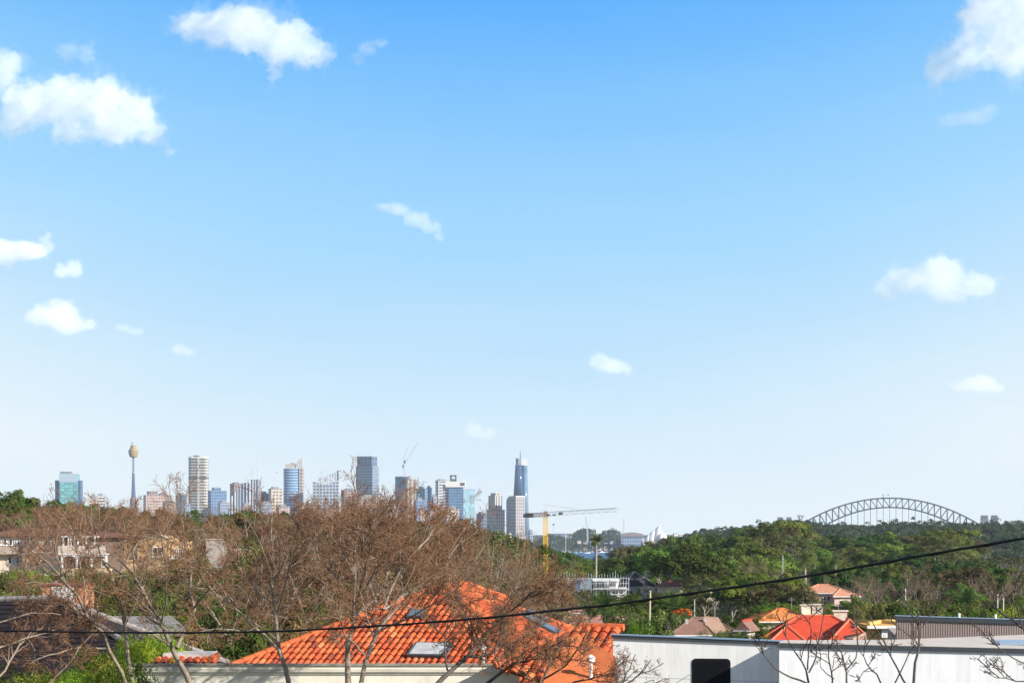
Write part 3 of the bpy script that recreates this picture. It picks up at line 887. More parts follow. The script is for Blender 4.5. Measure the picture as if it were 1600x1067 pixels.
BARK_PALE = mat('bark_pale', (0.25, 0.20, 0.15), .9, var=.35, scale=6, bump=.3, bscale=20)
BARK_DARK = mat('bark_dark', (0.085, 0.07, 0.06), .9, var=.3, scale=6)
BARK_GREY = mat('bark_grey', (0.30, 0.27, 0.23), .9, var=.3, scale=3)
TWIG = mat('twig_bark', (0.19, 0.135, 0.095), .9, objvar=.1)
TWIG_RED = mat('twig_bark_reddish', (0.21, 0.115, 0.07), .9, objvar=.1)
TWIG_DARK = mat('twig_bark_dark', (0.09, 0.06, 0.05), .9)
DEAD = leaf_mat('withered_leaves', (0.22, 0.088, 0.035), (0.35, 0.155, 0.062), .8, .06, .3)
DEADP = leaf_mat('withered_leaves_pale', (0.20, 0.13, 0.055), (0.32, 0.21, 0.09), .8, .12, .3)
L_DARK = leaf_mat('leaves_dark_green', (0.030, 0.058, 0.013), (0.075, 0.12, 0.026), .35, .3)
L_MID = leaf_mat('leaves_mid_green', (0.06, 0.11, 0.02), (0.17, 0.235, 0.045), .35, .28)
L_BRIGHT = leaf_mat('leaves_bright_green', (0.14, 0.24, 0.02), (0.30, 0.39, 0.05), .8, .2, .35)
L_OLIVE = leaf_mat('leaves_olive', (0.08, 0.098, 0.03), (0.20, 0.215, 0.07), .4, .25)
L_BROWN = leaf_mat('leaves_brown_green', (0.068, 0.064, 0.028), (0.14, 0.125, 0.052), .4, .25)
L_YEL = leaf_mat('leaves_yellow_green', (0.22, 0.23, 0.04), (0.36, 0.34, 0.07), .6, .2, .35)

def trunk_set(rng, h, r, lean=.1, fork=4, K=6, lo=.35, spread=(25, 50), depth=2):
    """trunk polyline plus limbs -> list of (PP, PR)"""
    p = np.array([[0, 0, -1.0], [rng.normal() * lean * .5, rng.normal() * lean * .5, h * .4], [rng.normal() * lean, rng.normal() * lean, h * .75]])
    q, L = resample(p, 6)
    out = [(q[None], np.linspace(r, r * .5, 7)[None])]
    a = grow(rng, *out[0], nch=fork, lr=.8, ang=spread, s=5, wig=.12, up=.12, tmin=lo, rr=.65)
    out.append(a)
    if depth > 1: out.append(grow(rng, *a, nch=3, lr=.6, ang=(25, 60), s=4, wig=.15, up=.06, tmin=.3, rr=.6))
    return out

def join_tubes(sets, K=(6, 5, 3, 3, 3)):
    Vs, Fs, b = [], [], 0
    for i, (a, r) in enumerate(sets):
        v, f = tubes(a, r, K[min(i, len(K) - 1)])
        Vs.append(v); Fs.append(f + b); b += len(v)
    return np.concatenate(Vs), np.concatenate(Fs)

def proto_leafy(kind, seed):
    """returns dict(trunk mesh, crown mesh, height)"""
    rng = np.random.default_rng(seed)
    leaf = {'fig': L_DARK, 'broad': L_MID, 'gum': L_OLIVE, 'brown': L_BROWN, 'bright': L_MID, 'pine': L_DARK}[kind]
    if kind == 'fig':      # wide dense domed crown
        H, R, nc, per, cr, lf = 13, (7.5, 7.5, 5.0), 40, 170, 2.2, .36
        zc = 7.6
    elif kind == 'broad':
        H, R, nc, per, cr, lf = 12, (5.5, 5.5, 4.8), 34, 150, 1.75, .32
        zc = 7.0
    elif kind == 'bright':
        H, R, nc, per, cr, lf = 11, (6.5, 6.0, 3.6), 34, 160, 1.8, .32
        zc = 7.0
    elif kind == 'gum':    # open crown, limbs show
        H, R, nc, per, cr, lf = 15, (5.6, 5.6, 5.6), 26, 120, 1.5, .26
        zc = 9.5
    elif kind == 'brown':
        H, R, nc, per, cr, lf = 11, (5.0, 5.0, 4.4), 30, 130, 1.55, .26
        zc = 6.6
    elif kind == 'pine':
        H, R, nc, per, cr, lf = 17, (3.4, 3.4, 7.5), 60, 60, 1.2, .32
        zc = 9.5
    C, N, cc = crown_points(rng, R, zc, nc, per, cr, .62)
    if kind == 'pine':
        w = np.clip((17.5 - C[:, 2]) / 11.0, .15, 1.15)[:, None]
        C[:, :2] *= w
    V, F = leaf_quads(C, N, lf, rng)
    crown = np_mesh(kind + '_crown', V, F, leaf)
    ts = trunk_set(rng, zc + R[2] * .2, .34 if kind != 'pine' else .3, 1.0, 6, lo=.3, spread=(25, 55))
    # limbs reaching the clumps
    tv, tf = join_tubes(ts)
    trunk = np_mesh(kind + '_trunk', tv, tf, BARK_GREY if kind in ('gum', 'fig', 'bright') else BARK_PALE)
    H = float(np.percentile(C[:, 2], 99.5))
    return dict(kind=kind, trunk=trunk, crown=crown, H=H)

def proto_bare(seed, h=9.0, red=True, leaves=1.0, dense=1.0, spread=(22, 50)):
    rng = np.random.default_rng(seed)
    p = np.array([[0, 0, -1.0], [rng.normal() * .25, rng.normal() * .25, h * .18], [rng.normal() * .5, rng.normal() * .5, h * .42]])
    q, L = resample(p, 5)
    l0 = (q[None], np.linspace(.17, .12, 6)[None])
    l1 = grow(rng, *l0, nch=6, lr=1.25, ang=spread, s=7, wig=.13, up=.10, tmin=.45, rr=.7, tip=.3)
    l2 = grow(rng, *l1, nch=6, lr=.5, ang=(25, 55), s=5, wig=.16, up=.05, tmin=.2, rr=.55, tip=.35, endr=.011)
    l3 = grow(rng, *l2, nch=int(8 * dense), lr=.5, ang=(25, 60), s=4, wig=.2, up=.03, tmin=.1, rr=.55, tip=.5, endr=.007)
    l4 = grow(rng, *l3, nch=int(8 * dense), lr=.55, ang=(20, 65), s=3, wig=.25, up=.02, tmin=.1, rr=.6, tip=.6, endr=.0045)
    tv, tf = join_tubes([l0, l1, l2], (7, 6, 4))
    cv, cf = join_tubes([l3, l4], (3, 3))
    midx = np.zeros(len(cf), int)
    mats = [TWIG_RED if red else TWIG]
    if leaves > 0:
        ends = l4[0][:, 1:].reshape(-1, 3)
        k = rng.choice(len(ends), int(len(ends) * .45 * leaves), replace=True)
        C = ends[k] + rng.normal(size=(len(k), 3)) * .04
        V, F = leaf_quads(C, unit(rng.normal(size=(len(k), 3))), .026, rng, .6)
        cf = np.concatenate([cf, F + len(cv)]); cv = np.concatenate([cv, V])
        midx = np.concatenate([midx, np.ones(len(F), int)])
        mats.append(DEAD if red else DEADP)
    H = float(np.percentile(cv[:, 2], 98))
    return dict(kind='bare', trunk=np_mesh('bare_trunk', tv, tf, BARK_PALE, True), crown=np_mesh('bare_crown', cv, cf, mats, False, midx), H=H)

def place(proto, x, y, z, sc, rz, name, label, cat, group, tilt=0.0, sxy=1.0):
    o = link(name, proto['trunk'], None, (x, y, z))
    o.name = name
    t = thing(name + '_root', label, cat, (x, y, z), rz, group)
    o.parent = t; o.location = (0, 0, 0)
    o.name = 'trunk'
    t.name = name
    t.scale = (sc * sxy, sc * sxy, sc)
    t.rotation_euler = (tilt, tilt * .5, rz)
    link('crown', proto['crown'], t)
    return t

TREE_COUNT = {}
def landmark(px, py):
    """what a tree stands beside, named by things one can find in the picture"""
    marks = LANDMARKS
    best = min(marks, key=lambda m: (m[0] - px) ** 2 + ((m[1] - py) * 1.3) ** 2)
    dx, dy = px - best[0], py - best[1]
    if abs(dx) < 12 and abs(dy) < 10: rel = 'right beside'
    elif abs(dx) > abs(dy) * 1.2: rel = ('just ' if abs(dx) < 28 else '') + ('right of' if dx > 0 else 'left of')
    else: rel = ('just ' if abs(dy) < 16 else '') + ('below' if dy > 0 else 'above')
    return rel + ' ' + best[2]
LANDMARKS = [(107, 790, 'the teal glass tower'), (208, 785, 'the observation tower'), (30, 800, 'the left hilltop'), (90, 860, 'the arched veranda house'),
             (240, 865, 'the sandstone house'), (335, 860, 'the grey blind gable wall'), (385, 800, 'the twin mast tower'), (460, 800, 'the rounded blue glass tower'),
             (575, 800, 'the square grey blue tower'), (640, 800, 'the luffing crane'), (735, 820, 'the pale aqua slab'), (775, 845, 'the stepped cream tower'),
             (852, 880, 'the yellow crane mast'), (931, 870, 'the lone tall palm'), (905, 920, 'the scaffolded white house'), (1000, 905, 'the dark hipped roof'),
             (1026, 845, 'the white sail roofs'), (1105, 965, 'the brown tiled roof'), (1228, 830, 'the far left bridge pylons'), (1290, 850, 'the left foot of the arch'),
             (1388, 850, 'the middle of the arch bridge'), (1480, 850, 'the right foot of the arch'), (1541, 840, 'the right bridge pylons'), (1290, 925, 'the pink villa'),
             (1277, 975, 'the red hipped roof'), (1450, 955, 'the left end of the ribbed shed'), (1580, 955, 'the right end of the ribbed shed'), (1230, 955, 'the orange tiled gable'),
             (700, 930, 'the ridge of the big orange roof'), (1150, 880, 'the palm clump'), (1590, 890, 'the right picture edge'), (1015, 950, 'the leaning wooden pole'),
             (1400, 900, 'the dark wooded hollow'), (100, 935, 'the orange brick outbuilding'), (1080, 870, 'the broad fig tree')]
# ------------------------------------------------------------------ trees of the middle and far distance
PR = {}
for k_, seeds in (('fig', (1, 2)), ('broad', (3, 4, 5)), ('gum', (6, 7)), ('brown', (8, 9)), ('bright', (10, 11)), ('pine', (12,))):
    PR[k_] = [proto_leafy(k_, s) for s in seeds]
ADJ = {'fig': 'domed dark green tree', 'broad': 'round green leafy tree', 'gum': 'open olive gum tree', 'brown': 'brownish autumn leaf tree',
       'bright': 'spreading bright green tree', 'pine': 'tall narrow dark conifer'}
CATN = {'fig': 'fig_tree', 'broad': 'leafy_tree', 'gum': 'gum_tree', 'brown': 'autumn_tree', 'bright': 'spreading_tree', 'pine': 'conifer'}
USED = set()
def put(kind, px, d, ytop, rnd, group, sxy=None, hmax=22):
    pr = rnd.choice(PR[kind])
    x = X(px, d); g = ground(x, d)
    h = Z(ytop, d) - g
    h = max(3.0, min(hmax, h))
    sc = h / pr['H']
    sz = 'tall' if h > 15 else 'small' if h < 7 else 'mid sized'
    py = HOR + (EYE - (g + h * .6)) / d * FOC
    depth = 'on the back row of the wood' if d > 950 else 'deep in the wood' if d > 720 else ''
    lab = ('%s %s %s' % (sz, ADJ[kind], landmark(px, py))).replace('tall tall', 'tall').replace('mid sized ', '')
    ratio = sxy or rnd.choice((.9, 1.2, 1.5, 1.8)) * rnd.uniform(.9, 1.1) * (1.0 if sc < 1.2 else 1.2 / sc)
    return place(pr, x, d, g, sc, rnd.uniform(0, 6.28), CATN[kind], lab, 'tree', group, rnd.uniform(-.06, .06), ratio)

def prof(tab, px):
    return float(np.interp(px, [a for a, b in tab], [b for a, b in tab]))
R1 = [(815, 850), (835, 856), (850, 860), (866, 853), (880, 862), (900, 868), (915, 876), (945, 878), (955, 868), (965, 854), (985, 852), (1000, 846), (1020, 846), (1050, 838), (1075, 838), (1095, 832), (1115, 840), (1135, 834), (1150, 826),
      (1165, 820), (1180, 826), (1200, 818), (1225, 812), (1245, 818), (1260, 832), (1290, 836), (1330, 834), (1360, 838), (1395, 831), (1420, 838), (1450, 830), (1480, 824), (1500, 828), (1520, 842), (1545, 856), (1570, 872), (1620, 876)]
def right_wood():
    rnd = random.Random(21)
    rows = [(1120, 0, 19), (960, 13, 22), (840, 28, 27), (740, 46, 32), (660, 63, 36)]
    for ri, (d, off, sp) in enumerate(rows):
        px = 818 + rnd.uniform(0, 10)
        while px < 1625:
            dd = d * rnd.uniform(.95, 1.05)
            y = prof(R1, px) + off + rnd.uniform(-4, 7) + (3 if 1120 < px < 1330 else 0)
            if off == 0: y = prof(R1, px) + rnd.uniform(-2, 3) + (3 if 1120 < px < 1330 else 0)
            if 1330 < px < 1600 and off > 20: ks = ['fig', 'gum', 'broad', 'gum', 'fig', 'pine']
            elif px < 900: ks = ['fig', 'broad', 'fig']
            elif 900 <= px < 960: ks = ['fig', 'broad']
            elif px < 1060: ks = ['brown', 'fig', 'broad', 'bright'] if off > 10 else ['gum', 'brown', 'fig']
            elif px < 1130: ks = ['bright', 'broad', 'fig', 'bright']
            else: ks = ['gum', 'broad', 'fig', 'gum', 'bright', 'broad', 'bright', 'gum', 'brown']
            put(rnd.choice(ks), px, dd, y, rnd, 'trees of the wood on the right')
            px += sp * rnd.uniform(.75, 1.25)
    # nearer trees between the wood and the houses
    near = [(835, 640, 862, 'fig', 20), (850, 655, 866, 'broad', 20), (842, 620, 880, 'brown', 20), (865, 640, 876, 'fig', 20), (1075, 585, 852, 'fig', 26), (1048, 600, 858, 'bright', 26), (1104, 590, 862, 'bright', 26), (1095, 560, 895, 'brown', 20), (1130, 555, 893, 'brown', 18), (1120, 540, 898, 'gum', 20), (1150, 560, 868, 'gum', 26),
            (1150, 520, 890, 'bright', 20), (1172, 525, 893, 'bright', 20), (1195, 540, 885, 'gum', 22), (1212, 500, 908, 'brown', 20), (1235, 520, 896, 'broad', 20), (1250, 425, 915, 'brown', 20), (1268, 410, 932, 'olive' if False else 'gum', 20), (1310, 415, 938, 'bright', 20), (1335, 430, 930, 'gum', 20),
            (1015, 480, 935, 'fig', 20), (1040, 470, 925, 'brown', 20), (1060, 480, 918, 'gum', 20), (1078, 470, 925, 'brown', 20), (1045, 430, 945, 'bright', 20), (1025, 420, 958, 'bright', 20),
            (1100, 470, 910, 'gum', 20), (1125, 455, 915, 'gum', 20), (1145, 450, 908, 'bright', 20), (1170, 450, 905, 'gum', 20), (1190, 440, 918, 'brown', 20), (1215, 440, 925, 'broad', 20),
            (1320, 470, 928, 'gum', 20), (1345, 380, 927, 'gum', 20), (1365, 400, 940, 'brown', 20), (1300, 560, 890, 'fig', 22), (1340, 560, 900, 'gum', 22), (1380, 570, 905, 'gum', 22), (1415, 560, 915, 'fig', 22),
            (1450, 560, 905, 'gum', 22), (1490, 550, 890, 'brown', 24), (1520, 540, 885, 'brown', 24), (1545, 560, 880, 'bright', 24), (1570, 550, 900, 'bright', 22), (1600, 540, 895, 'gum', 22), (1505, 500, 912, 'broad', 20), (1535, 510, 925, 'broad', 20),
            (1475, 480, 940, 'fig', 20), (1440, 500, 935, 'brown', 20), (1585, 500, 930, 'fig', 20), (1555, 480, 940, 'brown', 20), (1230, 400, 945, 'bright', 18), (1205, 420, 940, 'broad', 18), (1290, 430, 943, 'bright', 18), (1180, 380, 955, 'brown', 16), (1165, 500, 905, 'fig', 18),
            (985, 520, 936, 'fig', 16), (975, 470, 950, 'broad', 16), (1000, 440, 955, 'broad', 16), (1405, 440, 948, 'gum', 16), (1385, 420, 955, 'broad', 16),
            (866, 585, 905, 'fig', 18), (876, 620, 888, 'broad', 18), (862, 500, 925, 'brown', 18), (895, 640, 880, 'broad', 18), (920, 660, 882, 'broad', 18), (950, 660, 880, 'fig', 18), (1010, 680, 868, 'fig', 18), (1035, 660, 872, 'bright', 18), (975, 700, 872, 'fig', 18)]
    near = sorted(near, key=lambda q: -q[1])
    for px, d, y, k, w in near:
        h = Z(y, d) - ground(X(px, d), d)
        put(k, px, d, y, rnd, 'trees among the houses in the valley', sxy=1.0 if h > 8 else 1.25)
right_wood()

def left_hill():
    rnd = random.Random(33)
    top = [(-40, 762), (0, 765), (30, 768), (60, 781), (100, 784), (150, 790), (200, 791), (240, 796), (300, 800), (380, 800), (480, 803), (600, 806), (680, 812), (710, 822), (740, 822), (770, 832), (800, 838), (830, 846), (850, 860), (880, 880)]
    for d, off, sp, lo, hi in ((470, 0, 27, -40, 815), (400, 12, 30, -40, 812), (345, 26, 32, -30, 806), (300, 38, 34, 330, 800)):
        px = lo
        while px < hi:
            y = prof(top, px) + off + rnd.uniform(-2, 5)
            if px < 250: ks = ['fig', 'broad', 'fig', 'broad', 'gum']
            elif px < 690: ks = ['brown', 'fig', 'brown', 'gum', 'fig']
            elif px < 760: ks = ['broad', 'fig', 'brown']
            else: ks = ['brown', 'fig', 'brown', 'broad']
            put(rnd.choice(ks), px, d * rnd.uniform(.97, 1.03), y, rnd, 'trees on the slope on the left', sxy=rnd.uniform(.7, .95))
            px += sp * rnd.uniform(.8, 1.2)
left_hill()

def far_wood():
    """far ridges that read as one mass of crowns"""
    rng = np.random.default_rng(7)
    def mass(name, label, spots, per, leaf_m, leaf, seed):
        Vs, Fs, b = [], [], 0
        for (x, y, z, r, h) in spots:
            nc = rng.integers(7, 12)
            C, N, _ = crown_points(rng, (r, r, h * .5), z + h * .55, nc, per // nc, r * .42, .5)
            C = C + np.array([x, y, 0.0])
            V, F = leaf_quads(C, N, leaf, rng)
            Vs.append(V); Fs.append(F + b); b += len(V)
        o = link(name, np_mesh(name, np.concatenate(Vs), np.concatenate(Fs), leaf_m))
        tag(o, kind='stuff')
        return o
    FH = [(960, 866), (1000, 858), (1030, 850), (1050, 843), (1070, 834), (1090, 829), (1120, 826), (1150, 821), (1180, 817), (1210, 815), (1240, 812), (1262, 811), (1290, 815), (1330, 819), (1365, 820), (1390, 814), (1430, 816), (1480, 815), (1530, 818), (1560, 815), (1590, 813), (1640, 816)]
    spots = []
    for d, off in ((2650, 0), (2500, 5), (2350, 11), (2200, 18), (2050, 26), (1900, 36), (1750, 48)):
        px = 960 if off == 0 else 1000
        while px < 1660:
            dd = d + rng.uniform(-60, 60); x = X(px, dd)
            yt = prof(FH, px) + off + rng.uniform(-3.0, 3.0)
            zt = Z(yt, dd); g = min(float(ground(x, dd)), zt - 8)
            h = min(zt - g, 20)
            spots.append((x, dd, zt - h, rng.uniform(6, 10), h))
            px += 9 * rng.uniform(.7, 1.3)
    mass('far_wood', None, spots, 340, L_FAR, 1.15, 1)
    # headland and domes of trees beyond the harbour
    spots = []
    H1 = [(826, 848), (845, 842), (862, 834), (880, 838), (895, 846), (930, 848), (965, 848), (1000, 852)]
    for d, off in ((6150, 0), (5980, 5), (5850, 10), (5740, 15)):
        px = 822
        while px < 1010:
            if off < 15 or rng.uniform() < .75:
                dd = d + rng.uniform(-60, 60); x = X(px, dd); zt = Z(prof(H1, px) + off + rng.uniform(-2, 2), dd)
                spots.append((x, dd, max(zt - 18, 0), rng.uniform(9, 14), 18))
            px += 4.5 * rng.uniform(.7, 1.3)
    D1 = [(896, 834), (905, 829), (915, 826), (924, 828), (929, 836)]
    D2 = [(936, 838), (945, 831), (955, 827), (964, 830), (973, 838)]
    for tab in (D1, D2):
        for off in (0, 5, 10):
            px = tab[0][0]
            while px < tab[-1][0]:
                dd = 6450 - off * 10 + rng.uniform(-20, 20); x = X(px, dd); zt = Z(prof(tab, px) + off + rng.uniform(-.8, .8), dd)
                spots.append((x, dd, zt - 18, rng.uniform(9, 14), 18))
                px += 3.2
    # foot of the city
    for d, y in ((5750, 846), (5600, 852)):
        px = 690
        while px < 840:
            dd = d + rng.uniform(-60, 60); x = X(px, dd); zt = Z(y + rng.uniform(-3, 3), dd)
            spots.append((x, dd, zt - 18, rng.uniform(9, 14), 18)); px += 6
    mass('harbour_wood', None, spots, 110, L_FAR, 2.4, 2)
L_FAR = leaf_mat('leaves_far', (0.035, 0.06, 0.03), (0.085, 0.105, 0.05), .02, .0)
far_wood()
# ------------------------------------------------------------------ houses of the suburb
WHITE = mat('white_paint', (0.74, 0.74, 0.72), .6, var=.06, scale=2)
CREAMW = mat('cream_render', (0.66, 0.60, 0.48), .85, var=.12, scale=1.2)
SANDST = mat('sandstone', (0.56, 0.37, 0.20), .9, var=.25, scale=1.5, bump=.3)
PINKW = mat('pink_render_wall', (0.62, 0.44, 0.38), .85, var=.1)
BRICKO = mat('orange_brick', (0.50, 0.22, 0.11), .9, var=.25, scale=8)
OCHRE = mat('ochre_render', (0.62, 0.38, 0.12), .85, var=.12)
GLASS = mat('window_glass', (0.03, 0.035, 0.045), .12, spec=.6)
CURT = mat('window_dim', (0.16, 0.16, 0.17), .3)
DARKG = mat('charcoal_metal', (0.10, 0.11, 0.125), .5, var=.15, scale=.5)
CONC = mat('concrete', (0.42, 0.41, 0.39), .9, var=.15, scale=1)

def tiled(name, c1, c2, rows=.34, cols=.25, rough=.8):
    """roof tiles: courses and columns in the material, for roofs far off"""
    m = bpy.data.materials.new(name); m.use_nodes = True
    t = NT(m.node_tree)
    c = t.n('ShaderNodeTexCoord')
    s = t.n('ShaderNodeSeparateXYZ'); t.l(c.outputs['Object'], s.inputs[0])
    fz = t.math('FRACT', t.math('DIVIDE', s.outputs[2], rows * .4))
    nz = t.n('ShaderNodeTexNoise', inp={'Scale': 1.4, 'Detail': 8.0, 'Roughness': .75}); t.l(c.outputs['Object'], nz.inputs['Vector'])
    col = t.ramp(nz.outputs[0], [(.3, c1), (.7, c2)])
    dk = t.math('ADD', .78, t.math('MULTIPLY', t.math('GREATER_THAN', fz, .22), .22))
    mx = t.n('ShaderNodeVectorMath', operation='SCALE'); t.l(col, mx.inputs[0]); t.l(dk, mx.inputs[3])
    b = t.n('ShaderNodeBsdfPrincipled'); b.inputs['Roughness'].default_value = rough
    b.inputs['Specular IOR Level'].default_value = .25
    t.l(mx.outputs[0], b.inputs['Base Color'])
    o = t.n('ShaderNodeOutputMaterial'); t.l(b.outputs[0], o.inputs[0])
    return m
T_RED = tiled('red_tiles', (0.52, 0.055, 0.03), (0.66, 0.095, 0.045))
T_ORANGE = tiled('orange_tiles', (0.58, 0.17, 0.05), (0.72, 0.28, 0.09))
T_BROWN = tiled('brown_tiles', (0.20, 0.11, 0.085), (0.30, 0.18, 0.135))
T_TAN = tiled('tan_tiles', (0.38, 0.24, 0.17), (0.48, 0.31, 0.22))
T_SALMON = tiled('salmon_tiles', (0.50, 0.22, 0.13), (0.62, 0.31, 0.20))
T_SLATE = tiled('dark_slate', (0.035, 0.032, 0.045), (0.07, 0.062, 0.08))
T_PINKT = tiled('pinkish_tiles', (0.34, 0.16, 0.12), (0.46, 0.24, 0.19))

def window(par, x0, x1, z0, z1, y=0.0, frame=None, bars=1, side='y', pane=None, fw=.08):
    """a framed window set in the front face (towards -Y) of a house"""
    q = MB()
    q.box(x0, x1, y - .07, y + .05, z1 - fw, z1).box(x0, x1, y - .11, y + .05, z0 - .03, z0 + fw)
    q.box(x0, x0 + fw, y - .068, y + .05, z0 + fw, z1 - fw).box(x1 - fw, x1, y - .068, y + .05, z0 + fw, z1 - fw)
    for i in range(bars):
        xm = x0 + (x1 - x0) * (i + 1) / (bars + 1)
        q.box(xm - fw / 3, xm + fw / 3, y - .06, y + .03, z0 + fw, z1 - fw)
    f = q.build('window', frame or WHITE, par)
    MB().box(x0 + fw * .5, x1 - fw * .5, y - .02, y + .04, z0 + fw * .5, z1 - fw * .5).build('pane', pane or GLASS, f)
    return f

def hip_roof(w, dp, z0, rise, over=.45, ridge='x', gable=False):
    """returns MB of a hip (or gable) roof over a w x dp plan centred at 0"""
    q = MB()
    a, b = w / 2 + over, dp / 2 + over
    if ridge == 'x':
        r = max(a - b, .05) if not gable else a
        top = [(-r, 0, z0 + rise), (r, 0, z0 + rise)]
    else:
        r = max(b - a, .05) if not gable else b
        top = [(0, -r, z0 + rise), (0, r, z0 + rise)]
    e = [(-a, -b, z0), (a, -b, z0), (a, b, z0), (-a, b, z0)]
    vs = e + top + [(x, y, z - .18) for x, y, z in e]
    if ridge == 'x': fs = [(0, 1, 5, 4), (2, 3, 4, 5), (3, 0, 4), (1, 2, 5)]
    else: fs = [(1, 2, 5, 4), (3, 0, 4, 5), (0, 1, 4), (2, 3, 5)]
    fs += [(0, 6, 7, 1), (1, 7, 8, 2), (2, 8, 9, 3), (3, 9, 6, 0), (6, 9, 8, 7)]
    q.add(vs, fs)
    caps = []
    if not gable:
        for i, c in enumerate(e):
            tp = top[0] if ((ridge == 'x' and c[0] < 0) or (ridge != 'x' and c[1] < 0)) else top[1]
            caps.append((c, tp))
    caps.append((top[0], top[1]))
    return q, caps

def house(name, label, pxc, d, yeave, w, dp, wall_h, rise, rz, wallm, roofm, wins=(), chim=(), ridge='x', gable=False, cap=None, group='houses of the suburb', frame=None, cat='house'):
    """pxc, yeave: where the middle of the front eave shows; walls go down to the ground"""
    x = X(pxc, d); ze = Z(yeave, d)
    rz = math.radians(rz)
    cx = x - math.sin(rz) * dp / 2 * 1; cy = d + math.cos(rz) * dp / 2
    gz = min(ground(cx, cy), ze - wall_h) - .5
    t = thing(name, label, cat, (cx, cy, gz), rz, group)
    H = ze - gz
    MB().box(-w / 2, w / 2, -dp / 2, dp / 2, 0, H - .02).build('wall', wallm, t)
    q, caps = hip_roof(w, dp, H, rise, ridge=ridge, gable=gable)
    ro = q.build('roof', roofm, t)
    if gable:
        if ridge == 'x': pl = [(-w / 2, x_, 0) for x_ in ()]
        q2 = MB()
        if ridge == 'y': q2.slab([(-w / 2, H), (w / 2, H), (0, H + rise * .97)], -dp / 2 - .0, dp / 2)
        if q2.v: q2.build('gable_wall', wallm, t)
    cq = MB()
    for a, b in caps: cq.tube(Vector(a) + Vector((0, 0, .03)), Vector(b) + Vector((0, 0, .03)), .13, None, 6)
    cq.build('ridge_cap', cap or roofm, ro)
    MB().box(-w / 2 - .5, w / 2 + .5, -dp / 2 - .58, -dp / 2 - .455, H - .16, H - .02).build('gutter', WHITE, t)
    if label.startswith(('low house', 'orange tiled', 'brown roofed', 'house with a bright')):
        aq = MB().tube((w * .2, 0, H + rise * .8), (w * .2, 0, H + rise + 1.5), .022, None, 5)
        for i_ in range(4): aq.tube((w * .2 - .5 + .07 * i_, 0, H + rise + 1.05 + .1 * i_), (w * .2 + .5 - .07 * i_, 0, H + rise + 1.05 + .1 * i_), .009, None, 4)
        aq.build('aerial', CONC, t)
    for (u0, u1, z0, z1, bars) in wins:      # z measured down from the eave
        window(t, u0, u1, H - z0, H - z1, -dp / 2, frame, bars)
    for (u, v, hh, s, cm) in chim:
        c = MB().box(u - s, u + s, v - s * .7, v + s * .7, H + .1, H + hh).build('chimney', cm, ro)
        MB().box(u - s * 1.2, u + s * 1.2, v - s * .9, v + s * .9, H + hh + .003, H + hh + .15).build('chimney_cap', cm, c)
    return t, H

